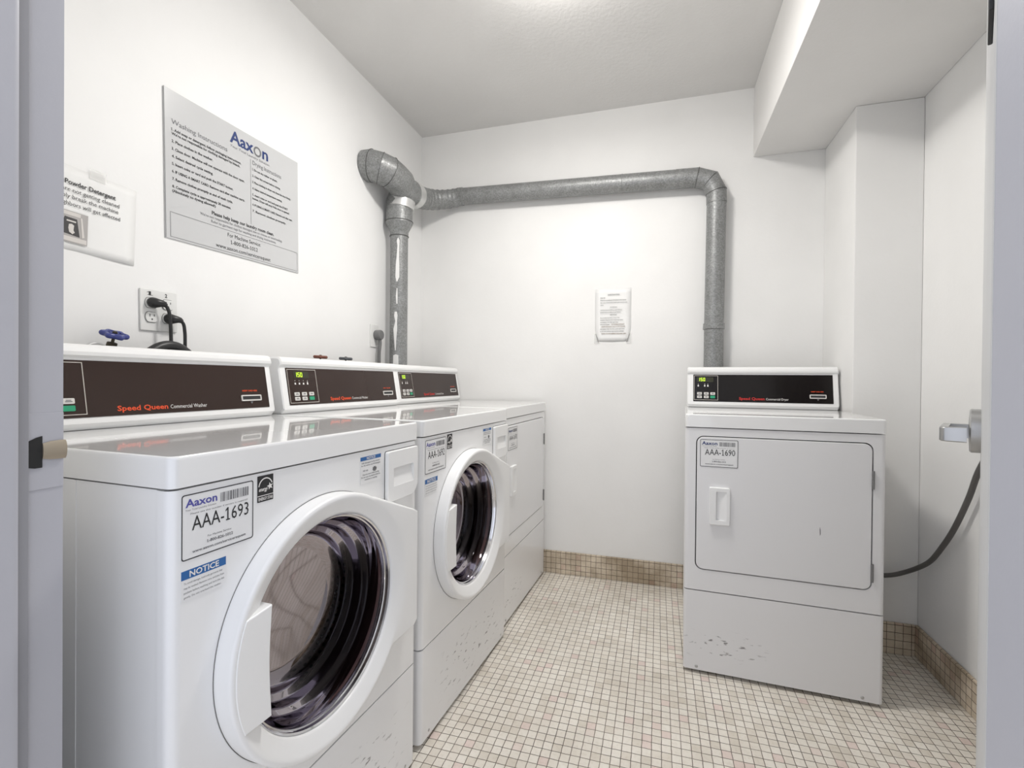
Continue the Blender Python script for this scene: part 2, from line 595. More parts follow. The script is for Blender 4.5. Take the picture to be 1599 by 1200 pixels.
# ------------------------------------------------------------------ room shell
T = 0.12
struct(boxo('floor', (XL - T, XR + T, -0.6, D + T, -0.10, 0.0), M['floor']))
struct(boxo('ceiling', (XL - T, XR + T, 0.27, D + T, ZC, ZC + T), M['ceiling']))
struct(boxo('wall_left', (XL - T, XL, 0.27, D + T, 0.0, ZC), M['wall_left']))
struct(boxo('wall_back', (XL, XR, D, D + T, 0.0, ZC), M['wall']))
struct(boxo('wall_right', (XR, XR + T, 0.27, D + T, 0.0, ZC), M['wall']))
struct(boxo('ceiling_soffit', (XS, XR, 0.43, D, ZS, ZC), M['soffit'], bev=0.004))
struct(boxo('wall_column', (XCL, XR, YC, D, 0.0, ZS), M['wall'], bev=0.004))
bm = bmesh.new()
box(bm, XL, -0.79, 0.27, 0.43, 0, ZC)
box(bm, 0.31, XR, 0.27, 0.43, 0, ZC)
box(bm, -0.79, 0.31, 0.27, 0.43, 2.13, ZC)
struct(obj('wall_front', bm, M['wall']))
struct(boxo('baseboard_back', (XL, XCL, D - 0.012, D, 0.0, HB), M['base_back'], bev=0.005))
struct(boxo('baseboard_right', (XR - 0.012, XR, 0.43, YC, 0.0, HB), M['base_side'], bev=0.005))
struct(boxo('baseboard_column', (XCL, XR - 0.012, YC - 0.012, YC, 0.0, HB), M['base_back'], bev=0.005))

# ------------------------------------------------------------------ door frame (lavender grey steel) and open door
fr = bpy.data.objects.new('trim_1', None)
COL.objects.link(fr)
fr['kind'] = 'structure'
bm = bmesh.new()
# rebate, stop, face of the latch-side jamb
prof = [(-0.7506, 0.441), (-0.7506, 0.392), (-0.735, 0.386), (-0.733, 0.38), (-0.733, 0.30), (-0.7506, 0.295), (-0.7506, 0.245), (-0.80, 0.245), (-0.80, 0.268), (-0.79, 0.268), (-0.79, 0.432), (-0.80, 0.432), (-0.80, 0.441)]
slab(bm, prof, 0, 2.08, Matrix(((1, 0, 0, 0), (0, 0, 1, 0), (0, 1, 0, 0), (0, 0, 0, 1))))
obj('latch_jamb', bm, M['frame'], fr, 30)
bm = bmesh.new()
prof = [(0.30, 0.441), (0.285, 0.441), (0.285, 0.392), (0.210, 0.392), (0.205, 0.386), (0.205, 0.30), (0.23, 0.295), (0.23, 0.245), (0.32, 0.245), (0.32, 0.268), (0.31, 0.268), (0.31, 0.432), (0.32, 0.432), (0.32, 0.441)]
slab(bm, prof, 0, 2.08, Matrix(((1, 0, 0, 0), (0, 0, 1, 0), (0, 1, 0, 0), (0, 0, 0, 1))))
obj('hinge_jamb', bm, M['frame'], fr, 30)
boxo('head_jamb', (-0.7506, 0.285, 0.245, 0.441, 2.08, 2.13), M['frame'], fr, 0.003)

boxo('jamb_shade_strip', (-0.7506, -0.7445, 0.388, 0.4015, 0.0, 2.08), M['jamb_shade'], fr, 0.001)  # added strip: shade in the stop corner, put in as darker colour
# strike plate on the latch jamb
sp = boxo('strike_plate', (-0.7512, -0.7494, 0.393, 0.441, 0.925, 1.022), M['frame'], fr, 0.0006)
bm = bmesh.new()
hole = [(0.0, -0.020), (0.0, 0.020), (-0.006, 0.0185), (-0.013, 0.015), (-0.0175, 0.009), (-0.0185, 0.002), (-0.0185, -0.006), (-0.019, -0.013), (-0.016, -0.018), (-0.008, -0.020)]
slab(bm, [(0.417 + a, 0.973 + b) for a, b in hole], 0.0, 0.0025, basis((0, 1, 0), (-1, 0, 0), (0, 0, 1), (-0.7478, 0, 0)))
obj('latch_hole', bm, M['rubber'], sp, 30)
bm = bmesh.new()
tube(bm, [(-0.7475, 0.417, 0.974), (-0.7472, 0.425, 0.974), (-0.7472, 0.434, 0.974), (-0.7478, 0.4415, 0.974)], [0.010, 0.012, 0.0125, 0.0125], 12)
for v in bm.verts:
    v.co.x = -0.7478 + (v.co.x + 0.7478) * 0.25
lip = obj('strike_lip', bm, M['brass'], sp)
lip['label'] = 'worn brassy latch lip'

# door leaf, opened into the room past ninety degrees
A = Vector((0.2206, 0.4163, 0)); B = Vector((0.6375, 1.233, 0))
dirv = (B - A).normalized(); nrm = Vector((-dirv.y, dirv.x, 0))       # nrm: visible face, towards the left
door = bpy.data.objects.new('door_1', None)
COL.objects.link(door)
door['kind'] = 'structure'
door.matrix_world = basis(dirv, -nrm, (0, 0, 1), A)       # local x along leaf, y into the leaf, z up
boxo('leaf', (0.045, 0.917, 0.0, 0.044, 0.012, 2.06), M['door'], door, 0.003)
bm = bmesh.new()
RX, RZ = 0.850, 0.978
revolve(bm, [(0.0, 0.0), (0.043, 0.0), (0.0435, 0.014), (0.041, 0.0165), (0.018, 0.018), (0.0, 0.018)], basis((1, 0, 0), (0, 0, 1), (0, -1, 0), (RX, 0, RZ)), 40)
rose = obj('door_handle', bm, M['satin'], door, 40)
rose['label'] = 'round satin steel rose of the lever handle'
bm = bmesh.new()
plan = [(RX + .011, -.016), (RX + .011, -.050), (RX + .006, -.057), (RX - .110, -.057), (RX - .118, -.049), (RX - .118, -.019), (RX - .106, -.019), (RX - .106, -.044), (RX - .011, -.044), (RX - .011, -.016)]
vt = []
for zz, gx in ((RZ - .0145, .0025), (RZ - .0125, 0.0), (RZ + .0105, 0.0), (RZ + .0125, .0025)):
    vt.append([bm.verts.new((x + (gx if x < RX - .05 else -gx) * (1 if y < -.046 else 0), y + (gx if y < -.046 else 0), zz)) for x, y in plan])
for r0, r1 in zip(vt, vt[1:]):
    for j in range(len(plan)):
        k = (j + 1) % len(plan)
        bm.faces.new((r0[j], r0[k], r1[k], r1[j]))
bm.faces.new(vt[0]); bm.faces.new(vt[-1])
obj('lever', bm, M['satin'], rose, 50)
hl_ = boxo('hinge_leaf', (0.10, 0.16, -0.0035, 0.0, 1.384, 1.50), M['rubber'], door, 0.001)
hl_['label'] = 'black strip near the hinge edge'
for hz in (0.25, 1.0, 1.8):
    bm = bmesh.new()
    tube(bm, [(0.040, 0.008, hz), (0.040, 0.008, hz + 0.11)], 0.007, 12)
    obj('hinge', bm, M['satin'], door)

# ------------------------------------------------------------------ ceiling lamp (just above the top of the picture)
lamp = thing('ceiling_lamp', 'round white dome lamp lit on the ceiling near the left wall', 'ceiling lamp', Matrix.Translation((LAMP[0], LAMP[1], ZC)))
bm = bmesh.new()
revolve(bm, [(0, 0), (0.165, 0), (0.17, -0.012), (0.165, -0.022), (0, -0.022)], Matrix(), 48)
obj('lamp_base', bm, M['lamp_white'], lamp)
bm = bmesh.new()
revolve(bm, [(0.155, -0.022), (0.152, -0.04), (0.135, -0.062), (0.10, -0.082), (0.05, -0.093), (0, -0.096)], Matrix(), 48)
obj('diffuser', bm, M['diffuser'], lamp)

# ------------------------------------------------------------------ machines
H, HL = 0.9527, 0.0473
DEP = 0.63

def seven_seg(bm, M4, s, x, y, wd, ht, t):
    segs = {'0': 'abcdef', '1': 'bc', '5': 'afgcd', '2': 'abged'}
    for ch in s:
        g = {'a': (0, wd, ht - t, ht), 'd': (0, wd, 0, t), 'g': (0, wd, ht / 2 - t / 2, ht / 2 + t / 2), 'f': (0, t, ht / 2, ht), 'e': (0, t, 0, ht / 2), 'b': (wd - t, wd, ht / 2, ht), 'c': (wd - t, wd, 0, ht / 2)}
        for k in segs[ch]:
            a = g[k]
            quad(bm, M4, x + a[0], x + a[1], y + a[2], y + a[3], 0.0016)
        x += wd + t * 1.4
    return bm

def console(root, W, u0, u1, dx, kind, pmat):
    """sloping control console on the back of the lid: housing, control panel and its keys"""
    tumble = (kind == 'dryer')
    prof = [(0.515, 0.968), (0.5405, 1.110), (0.5325, 1.116), (0.531, 1.124), (0.534, 1.133), (0.541, 1.139), (0.55, 1.141), (0.622, 1.141), (0.63, 1.135), (0.63, 0.9535), (0.528, 0.9535), (0.522, 0.962)]
    bm = bmesh.new()
    rows = []
    for x, ins in ((u0, 0.006), (u0 + 0.004, 0.0), (u1 - 0.004, 0.0), (u1, 0.006)):
        cy, cz = 0.58, 1.05
        row = []
        for y, z in prof:
            d = Vector((cy - y, cz - z)); l = d.length
            q = Vector((y, z)) + d * (ins / l)
            row.append(bm.verts.new((x + dx, q.x, q.y)))
        rows.append(row)
    n = len(prof)
    for a, b in zip(rows, rows[1:]):
        for j in range(n):
            k = (j + 1) % n
            bm.faces.new((a[j], a[k], b[k], b[j]))
    bm.faces.new(rows[0]); bm.faces.new(rows[-1][::-1])
    obj('console_housing', bm, M['plastic'], root, 28)
    # two small screws on the visible end cap
    # slanted control panel
    up = Vector((0, 0.0255, 0.142)).normalized()
    out = Vector((0, -up.z, up.y))
    pu0, pu1 = u0 + 0.026, u1 - 0.022
    PW, PH = pu1 - pu0, 0.126
    o = Vector((pu0 + dx, 0.515, 0.968)) + up * 0.013 + out * 0.0006
    P = basis((1, 0, 0), up, out, o)
    bm = bmesh.new()
    slab(bm, rrect(0, PW, 0, PH, 0.002, 2), 0.0, 0.0016, P @ basis((1, 0, 0), (0, 0, -1), (0, 1, 0), (0, 0, 0.0008)))
    pan = obj('control_panel', bm, pmat, root, 30)
    Q = P @ Matrix.Translation((0, 0, 0.0009))
    fx = lambda a: a * PW
    fy = lambda a: a * PH
    # outlined keypad field
    bm = bmesh.new()
    outline_rect(bm, Q, fx(.006), fx(.189 if tumble else .217), fy(.05), fy(.965), 0.0016)
    flat('keypad_outline', bm, M['outline'], pan)
    bm = bmesh.new()
    quad(bm, Q, fx(.028 if tumble else .05), fx(.155 if tumble else .16), fy(.725), fy(.905), 0.0008)
    flat('display', bm, M['lcd'], pan)
    bm = bmesh.new()
    seven_seg(bm, Q, '150', fx(.036 if tumble else .058), fy(.755), fx(.0145), fy(.125), 0.0022)
    flat('display_digits', bm, M['digit'], pan)
    marks = (.038, .088, .112) if kind == 'dryer' else (.055, .085, .115, .145)
    for i, a in enumerate(marks):
        bm = bmesh.new()
        quad(bm, Q, fx(a) - .0008, fx(a) + .0008, fy(.645), fy(.665))
        quad(bm, Q, fx(a) - .003, fx(a) + .003, fy(.55), fy(.60))
        if kind == 'dryer' or i == 3:
            quad(bm, Q, fx(a) - .0015, fx(a) + .0015, fy(.60), fy(.63))
        flat('indicator_mark', bm, M['white_ink'], pan)
    for r in range(2):
        for c in range(3):
            green = (r == 1 and c == 2)
            x = fx(((.030, .082, .131) if tumble else (.040, .093, .147))[c]); z = fy((.245, .12)[r])
            bm = bmesh.new()
            slab(bm, rrect(x, x + fx(.036), z, z + fy(.095), 0.002, 3), 0.0, 0.0016, Q @ basis((1, 0, 0), (0, 0, -1), (0, 1, 0), (0, 0, 0.0014)))
            bt = obj('button', bm, M['green_button'] if green else M['button'], pan, 30)
            if green:
                bt['label'] = 'green start button'
    for r in range(2):
        for c in range(3):
            if r == 1 and c == 2:
                continue
            bm = bmesh.new()
            x = fx(((.030, .082, .131) if tumble else (.040, .093, .147))[c]); z = fy((.245, .12)[r])
            quad(bm, Q, x + fx(.008), x + fx(.029), z + fy(.030), z + fy(.045), 0.0018)
            quad(bm, Q, x + fx(.010), x + fx(.026), z + fy(.055), z + fy(.068), 0.0018)
            flat('button_print', bm, M['grey_ink'], pan)
    word = 'Commercial Dryer' if kind == 'dryer' else 'Commercial Washer'
    letters('brand_lettering', [('Speed Queen', fx(.345 if tumble else .313), fy(.085), 0.0118, 'L', fx(.185), True)], M['red'] if kind == 'dryer' else M['orange'], pan, Q)
    letters('type_lettering', [(word, fx(.540 if tumble else .508), fy(.085), 0.0098, 'L', fx(.158), False)], M['white_ink'], pan, Q)
    letters('card_lettering', [('INSERT CARD HERE', fx(.894), fy(.395), 0.0045, 'C', fx(.083), True)], M['orange'], pan, Q)
    bm = bmesh.new()
    x0, x1, z0, z1 = fx(.842), fx(.954), fy(.17), fy(.31)
    P0 = Q @ basis((1, 0, 0), (0, 0, -1), (0, 1, 0), (0, 0, 0.003))
    oo, ii = rrect(x0, x1, z0, z1, .003, 3), rrect(x0 + .0032, x1 - .0032, z0 + .0036, z1 - .0036, .001, 3)
    bm2 = bmesh.new()
    ring_slab(bm2, oo, ii, 0.0, 0.0034)
    bmesh.ops.transform(bm2, matrix=P0, verts=bm2.verts)
    cs = obj('card_slot', bm2, M['button'], pan, 30)
    quad(bm, Q, x0 + .003, x1 - .003, z0 + .003, z1 - .003, 0.0008)
    flat('slot_opening', bm, M['seam'], cs.parent)
    bm = bmesh.new()
    xm = (x0 + x1) / 2
    poly(bm, Q, [(xm - .005, z0 - .002), (xm, z0 - .009), (xm + .005, z0 - .002)])
    flat('slot_arrow', bm, M['grey_ink'], cs.parent)

def asset_label(root, x, z, number, y=0.0, ang=0.0, purple=True):
    """white sticker with a black border, barcode and machine number"""
    LW, LH = 0.126, 0.099
    P = front_plane(x, y - 0.0004, z) @ Matrix.Rotation(ang, 4, 'Z')
    bm = bmesh.new()
    slab(bm, rrect(0, LW, -LH, 0, 0.004, 3), 0.0, 0.0006, P @ basis((1, 0, 0), (0, 0, -1), (0, 1, 0), (0, 0, 0.0004)))
    lab = obj('asset_label', bm, M['sticker'], root, 30)
    lab['label'] = 'white number sticker with a barcode'
    bm = bmesh.new()
    o, i = rrect(0, LW, -LH, 0, .004, 3), rrect(.0016, LW - .0016, -LH + .0016, -.0016, .003, 3)
    n = len(o)
    vo = [bm.verts.new(P @ Vector((a, b, 0.0008))) for a, b in o]; vi = [bm.verts.new(P @ Vector((a, b, 0.0008))) for a, b in i]
    for j in range(n):
        k = (j + 1) % n
        bm.faces.new((vo[j], vo[k], vi[k], vi[j]))
    flat('border', bm, M['black_ink'], lab)
    bm = bmesh.new()
    xx = 0.064
    rnd = random.Random(3)
    while xx < 0.117:
        wb = rnd.choice((.0007, .0010, .0016, .0024))
        quad(bm, P, xx, xx + wb, -.0235, -.0085, 0.0008)
        xx += wb + rnd.choice((.0008, .0012, .0016))
    flat('barcode', bm, M['grey_ink'], lab)
    letters('logo_lettering', [('Aaxon', .006, -.0195, .0120, 'L', .052, True)], M['purple_ink'] if purple else M['blue_ink'], lab, P, 0.0008)
    letters('number_lettering', [(number, .0165, -.056, .0215, 'L', .100, False)], M['black_ink'], lab, P, 0.0008)
    letters('small_lettering', [('Your Total Laundry Solution', .006, -.0252, .0026, 'L', .05), ('Please use this number if service is required', .014, -.0315, .0026, 'L', .10)], M['grey_ink'], lab, P, 0.0008)
    letters('small_lettering', [
                                ('For Machine Service:', .063, -.073, .0032, 'C', .042), ('1-800-826-1012', .064, -.0815, .0046, 'C', .045, True),
                                ('www.aaxon.com/servicerequest', .064, -.0905, .0040, 'C', .094, True)], M['grey_ink'], lab, P, 0.0008)
    return lab

def notice_label(root, x, z, wd, ht, big, y=0.0, ang=0.0):
    P = front_plane(x, y - 0.0004, z) @ Matrix.Rotation(ang, 4, 'Z')
    bm = bmesh.new()
    slab(bm, rrect(0, wd, -ht, 0, 0.0015, 2), 0.0, 0.0006, P @ basis((1, 0, 0), (0, 0, -1), (0, 1, 0), (0, 0, 0.0004)))
    lab = obj('notice_label', bm, M['sticker'], root, 30)
    bh = 0.0135 if big else 0.009
    bm = bmesh.new()
    quad(bm, P, 0, wd, -bh, 0, 0.0007)
    flat('blue_band', bm, M['blue_band'], lab)
    letters('notice_lettering', [('NOTICE', wd / 2, -bh * .82, bh * .66, 'C', wd * (.66 if big else .42), True)], M['white_ink'], lab, P, 0.0010)
    if big:
        tx = [('To avoid damage, load only garments that', .004, -.021, .003, 'L', wd * .86), ('may be washed. Remove coins and pins from', .004, -.028, .003, 'L', wd * .9), ('pockets before washing and turn the dial', .004, -.035, .003, 'L', wd * .9), ('gently. Do not overload the washer.', .004, -.042, .003, 'L', wd * .84)]
    else:
        tx = [('Add detergent to the drawer.', wd / 2, -.016, .003, 'C', wd * .9, True), ('For HE washers use HE detergent', wd / 2, -.022, .003, 'C', wd * .92, True),
              ('HE only', wd * .24, -.034, .0032, 'C', wd * .24, True), ('Close the drawer before starting', wd / 2, -.043, .003, 'C', wd * .8, True), ('Do not open the drawer while the', wd / 2, -.049, .003, 'C', wd * .92, True), ('machine is running', wd / 2, -.055, .003, 'C', wd * .6, True)]
    letters('small_lettering', tx, M['grey_ink'], lab, P, 0.0008)
    if not big:
        bm = bmesh.new()
        for k in range(8):
            a = k * math.pi / 4 + .3
            cx, cy = wd * .68, -.033
            poly(bm, P, [(cx, cy), (cx + .008 * math.cos(a - .25), cy + .006 * math.sin(a - .25)), (cx + .008 * math.cos(a + .25), cy + .006 * math.sin(a + .25))], 0.0009)
        flat('pictogram', bm, M['black_ink'], lab)

def efficiency_label(root, x, z, y=0.0):
    """small black square sticker: white arc, star and script, white word below"""
    S = 0.034
    P = front_plane(x, y - 0.0004, z)
    bm = bmesh.new()
    slab(bm, rrect(0, S, -S * 1.36, 0, 0.0006, 2), 0.0, 0.0006, P @ basis((1, 0, 0), (0, 0, -1), (0, 1, 0), (0, 0, 0.0004)))
    lab = obj('efficiency_label', bm, M['black_ink'], root, 30)
    lab['label'] = 'small black sticker with a white arc and star'
    bm = bmesh.new()
    cx, cy = S * .5, -S * .62
    pts = []
    for k in range(17):
        a = math.radians(172 - k * 9.5)
        pts.append((math.cos(a), math.sin(a)))
    for p, q in zip(pts, pts[1:]):
        poly(bm, P, [(cx + p[0] * S * .46, cy + p[1] * S * .50), (cx + p[0] * S * .40, cy + p[1] * S * .44), (cx + q[0] * S * .40, cy + q[1] * S * .44), (cx + q[0] * S * .46, cy + q[1] * S * .50)], 0.0008)
    sx, sy = S * .78, -S * .62
    star = []
    for k in range(10):
        a = math.pi / 2 + k * math.pi / 5 + .2
        r = S * (.21 if k % 2 == 0 else .09)
        star.append((sx + r * math.cos(a), sy + r * math.sin(a)))
    for k in range(10):
        poly(bm, P, [(sx, sy), star[k], star[(k + 1) % 10]], 0.0008)
    quad(bm, P, 0, S, -S * 1.06, -S * 1.02, 0.0008)
    flat('emblem', bm, M['white_ink'], lab)
    letters('script_lettering', [('energy', S * .06, -S * .80, S * .20, 'L', S * .55, True, .25)], M['white_ink'], lab, P, 0.0010)
    letters('small_lettering', [('ENERGY STAR', S * .5, -S * 1.28, S * .16, 'C', S * .9, True)], M['white_ink'], lab, P, 0.0010)

def rounded_front(bm, x0, x1, z0, z1, y1, r=0.016, hole=None, N=64):
    """front sheet with rounded left/right edges; hole=(cx, cz, R) optional"""
    if hole is None:
        prof = []
        for k in range(9):
            a = math.pi / 2 * k / 8
            prof.append((x0 + r - r * math.cos(a), r - r * math.sin(a)))
        right = [(x1 - (px - x0), py) for px, py in reversed(prof)]
        line = [(x0, y1)] + prof + right + [(x1, y1)]
        lo_ = [bm.verts.new((px, py, z0)) for px, py in line]
        hi_ = [bm.verts.new((px, py, z1)) for px, py in line]
        for j in range(len(line)):
            k = (j + 1) % len(line)
            bm.faces.new((lo_[j], lo_[k], hi_[k], hi_[j]))
        bm.faces.new(lo_[::-1]); bm.faces.new(hi_)
        return bm
    cx, cz, R = hole
    # outline points on the flat part, matched to circle angles
    fx0, fx1 = x0 + r, x1 - r
    angs = [2 * math.pi * j / N for j in range(N)]
    for (px, pz) in ((fx0, z0), (fx1, z0), (fx1, z1), (fx0, z1)):
        angs.append(math.atan2(pz - cz, px - cx) % (2 * math.pi))
    angs = sorted(set(round(a, 6) for a in angs))
    outer = []
    for a in angs:
        c, s = math.cos(a), math.sin(a)
        t = 1e9
        if c > 1e-9: t = min(t, (fx1 - cx) / c)
        if c < -1e-9: t = min(t, (fx0 - cx) / c)
        if s > 1e-9: t = min(t, (z1 - cz) / s)
        if s < -1e-9: t = min(t, (z0 - cz) / s)
        outer.append((cx + c * t, cz + s * t))
    inner = [(cx + R * math.cos(a), cz + R * math.sin(a)) for a in angs]
    n = len(angs)
    vo = [bm.verts.new((x, 0, z)) for x, z in outer]
    vi = [bm.verts.new((x, 0, z)) for x, z in inner]
    vb = [bm.verts.new((x, 0.02, z)) for x, z in inner]
    for j in range(n):
        k = (j + 1) % n
        bm.faces.new((vo[j], vo[k], vi[k], vi[j]))
        bm.faces.new((vi[j], vi[k], vb[k], vb[j]))
    # rounded vertical edges
    for side, fx_, sgn in ((0, fx0, -1), (1, fx1, 1)):
        cols = []
        for k in range(9):
            a = math.pi / 2 * k / 8
            cols.append((fx_ + sgn * r * math.sin(a), r - r * math.cos(a)))
        cols.append((fx_ + sgn * r, y1))
        for (ax_, ay_), (bx_, by_) in zip(cols, cols[1:]):
            q = [bm.verts.new(c) for c in ((ax_, ay_, z0), (bx_, by_, z0), (bx_, by_, z1), (ax_, ay_, z1))]
            bm.faces.new(q if sgn > 0 else q[::-1])
    # returns at the top and bottom edge
    for zz in (z0, z1):
        q = [bm.verts.new(c) for c in ((fx0, 0, zz), (fx1, 0, zz), (x1, r, zz), (x1, y1, zz), (x0, y1, zz), (x0, r, zz))]
        bm.faces.new(q)
    bmesh.ops.remove_doubles(bm, verts=bm.verts, dist=0.0002)
    return bm

def cabinet_shell(root, W, m, z0=0.02):
    """sides, back, floor and top of the cabinet, open at the front"""
    zt = H - HL - 0.003
    bm = bmesh.new()
    x0, x1, y0, y1 = 0.0015, W - 0.0015, 0.030, DEP - 0.01
    box(bm, x0, x0 + .004, y0, y1, z0, zt)
    box(bm, x1 - .004, x1, y0, y1, z0, zt)
    box(bm, x0 + .004, x1 - .004, y1 - .004, y1, z0, zt)
    box(bm, x0 + .004, x1 - .004, y0, y1 - .004, z0, z0 + .004)
    box(bm, x0 + .004, x1 - .004, y0, y1 - .004, zt - .004, zt)
    # pressed seam on both sides
    box(bm, x0 - .0008, x0, y0 + .19, y0 + .193, z0, zt)
    obj('cabinet', bm, m, root)
    # dark inner frame seen through the seams
    bm = bmesh.new()
    box(bm, x0 + .006, x1 - .006, 0.034, 0.042, H - HL - .02, H - HL - .0045)
    obj('inner_frame', bm, M['seam'], root)
    bm = bmesh.new()
    box(bm, x0 + .006, x1 - .006, 0.034, 0.042, 0.27, 0.315)
    obj('inner_frame', bm, M['seam'], root)

def lid(root, W):
    bm = bmesh.new()
    y1 = DEP - 0.01
    # raised rim with a slightly sunken glossy field
    slab(bm, rrect(-0.001, W + 0.001, -0.003, y1, 0.013, 5), 0.0, HL, basis((1, 0, 0), (0, 0, -1), (0, 1, 0), (0, 0, H)), 0.006)
    obj('top_lid', bm, M['lid'], root, 40)

def feet(root, W):
    for x in (.05, W - .05):
        for y in (.06, DEP - .07):
            bm = bmesh.new()
            revolve(bm, [(0, 0), (.02, 0), (.021, .006), (.012, .010), (.012, .026), (0, .026)], Matrix.Translation((x, y, 0)), 16)
            obj('foot', bm, M['rubber'], root)

def pocket_panel(bm, outline, hx0, hx1, hz0, hz1, y0, ythick, depth, slope):
    """raised plate with a finger pocket. slope: 'down' (deep at top) or 'right' (deep at left)"""
    n = len(outline)
    hole = []
    cx, cz = (hx0 + hx1) / 2, (hz0 + hz1) / 2
    hole = rrect(hx0, hx1, hz0, hz1, min(.003, (hx1 - hx0) * .2), n // 4 - 1)     # same point count as the outline
    vb = [bm.verts.new((x, ythick, z)) for x, z in outline]
    vm = [bm.verts.new((x, y0 + .002, z)) for x, z in outline]
    vf = []
    for (x, z) in outline:
        d = Vector((cx - x, cz - z)); d = d * (.002 / d.length)
        vf.append(bm.verts.new((x + d.x, y0, z + d.y)))
    vh = [bm.verts.new((x, y0, z)) for x, z in hole]
    for a, b in ((vb, vm), (vm, vf), (vf, vh)):
        for j in range(n):
            k = (j + 1) % n
            bm.faces.new((a[j], a[k], b[k], b[j]))
    vd = []
    for (x, z) in hole:
        if slope == 'down':
            f = (z - hz0) / (hz1 - hz0)
        else:
            f = (hx1 - x) / (hx1 - hx0)
        vd.append(bm.verts.new((x, y0 + .0005 + depth * f, z)))
    for j in range(n):
        k = (j + 1) % n
        bm.faces.new((vh[j], vh[k], vd[k], vd[j]))
    bm.faces.new(vd)
    bm.faces.new(vb[::-1])
    return bm

def machine_matrix(x, y, a):
    # local x runs along the front (left to right), local y into the machine
    th = math.pi / 2 - a
    return Matrix.Translation((x, y, 0)) @ Matrix.Rotation(th, 4, 'Z')

def washer(label, x, y, a, W, number, u0, u1, seed, cdx=0.0):
    root = thing('washing_machine', label, 'washing machine', machine_matrix(x, y, a), 'front loading washers along the left wall')
    cabinet_shell(root, W, M['enamel'])
    lid(root, W)
    feet(root, W)
    CU, CZ, R = 0.320, 0.580, 0.2505
    ztop = H - HL - 0.0035
    bm = bmesh.new()
    rounded_front(bm, 0.0, W, 0.2895, ztop, 0.028, 0.016, (CU, CZ, 0.212))
    obj('front_panel', bm, M['enamel'], root, 30, True, True)
    bm = bmesh.new()
    rounded_front(bm, 0.0, W, 0.014, 0.2855, 0.028, 0.016)
    kp = obj('kick_panel', bm, scuffed('washer_kick_panel_enamel', (.865, .865, .87), 0.05, W, 0.02, 0.24, 0.75, seed, 0.26), root, 30)
    for px in (0.05, W - 0.05):
        bm = bmesh.new()
        revolve(bm, [(0, .001), (.004, .001), (.004, -.001)], front_plane(px, 0, .03), 12)
        obj('kick_screw', bm, M['satin'], root)
    # detergent drawer
    bm = bmesh.new()
    out = rrect(W - .152, W - .012, .762, .889, [.012, .035, .006, .006], 5)
    pocket_panel(bm, out, W - .128, W - .034, .799, .846, -.0105, -.0005, .0092, 'down')
    obj('detergent_drawer', bm, M['plastic'], root, 30)
    bm = bmesh.new()
    ring_slab(bm, rrect(W - .1535, W - .0105, .7605, .8905, [.013, .036, .007, .007], 5), rrect(W - .150, W - .014, .764, .887, [.011, .034, .005, .005], 5), -.0008, -.0001)
    obj('drawer_seam', bm, M['seam'], root)
    # stickers
    asset_label(root, 0.016, 0.893, number, ang=0.0)
    efficiency_label(root, 0.151, 0.897)
    notice_label(root, 0.016, 0.779, 0.074, 0.046, True)
    notice_label(root, 0.432, 0.889, 0.078, 0.062, False)
    # round door
    flange = [(CU, CZ), (CU + .122, CZ + .221), (W - .055, .726), (W - .052, .722), (W - .052, .432), (W - .056, .427), (CU + .20, CZ - .155), (CU, CZ)]
    def r_out(t):
        c, s = math.cos(t), math.sin(t)
        best = R
        for (ax_, az_), (bx_, bz_) in zip(flange[1:-1], flange[2:-1]):
            ex, ez = bx_ - ax_, bz_ - az_
            den = c * ez - s * ex
            if abs(den) < 1e-9:
                continue
            px, pz = ax_ - CU, az_ - CZ
            tt = (px * ez - pz * ex) / den
            uu = (px * s - pz * c) / den
            if tt > 0 and -0.001 <= uu <= 1.001:
                best = max(best, tt)
        return best
    N = 144
    rings = []
    bm = bmesh.new()
    for j in range(N):
        t = 2 * math.pi * j / N
        ro = r_out(t)
        ext = ro - R
        hh = 0.037
        pr = [(ro, 0.0), (ro, hh - .007), (ro - .0012, hh - .003), (ro - .0035, hh - .0008), (ro - .007, hh), (min(ro - .010, .2405 + ext * .25), .0368), (.236, .0355), (.212, .0245), (.2085, .022), (.207, .018), (.207, -.016)]
        rings.append([bm.verts.new((CU + r_ * math.cos(t), -h_, CZ + r_ * math.sin(t))) for r_, h_ in pr])
    for j in range(N):
        a_, b_ = rings[j], rings[(j + 1) % N]
        for k in range(len(a_) - 1):
            bm.faces.new((a_[k], b_[k], b_[k + 1], a_[k + 1]))
    dr = obj('door', bm, M['plastic'], root, 40)
    # thin dark seam where the door meets the front
    bm = bmesh.new()
    vs_ = []
    for j in range(N):
        t = 2 * math.pi * j / N
        vs_.append([bm.verts.new((CU + (r_out(t) + k) * math.cos(t), -.0006, CZ + (r_out(t) + k) * math.sin(t))) for k in (-.004, .0012)])
    for j in range(N):
        a_, b_ = vs_[j], vs_[(j + 1) % N]
        bm.faces.new((a_[0], b_[0], b_[1], a_[1]))
    obj('door_seam', bm, M['greycord'], root)
    FP = front_plane(CU, 0, CZ)
    bm = bmesh.new()
    revolve(bm, [(.208, .008), (.208, .017), (.2055, .019), (.2025, .016), (.201, .010), (.1985, .009), (.197, .005), (.197, -.002), (.208, -.002)], FP, 96)
    obj('chrome_ring', bm, M['chrome'], dr, 30)
    bm = bmesh.new()
    revolve(bm, [(.198, .004), (.193, -.008), (.188, -.030), (.186, -.036), (.178, -.040), (.175, -.046), (.173, -.062), (.170, -.068), (.160, -.072), (.157, -.078), (.154, -.088), (.149, -.093), (.138, -.096), (.12, -.100), (.06, -.106), (0, -.107)], FP, 96)
    obj('glass_bowl', bm, M['glass'], dr, 60)
    # handle plate covering the left edge of the window
    bm = bmesh.new()
    n_ = 18
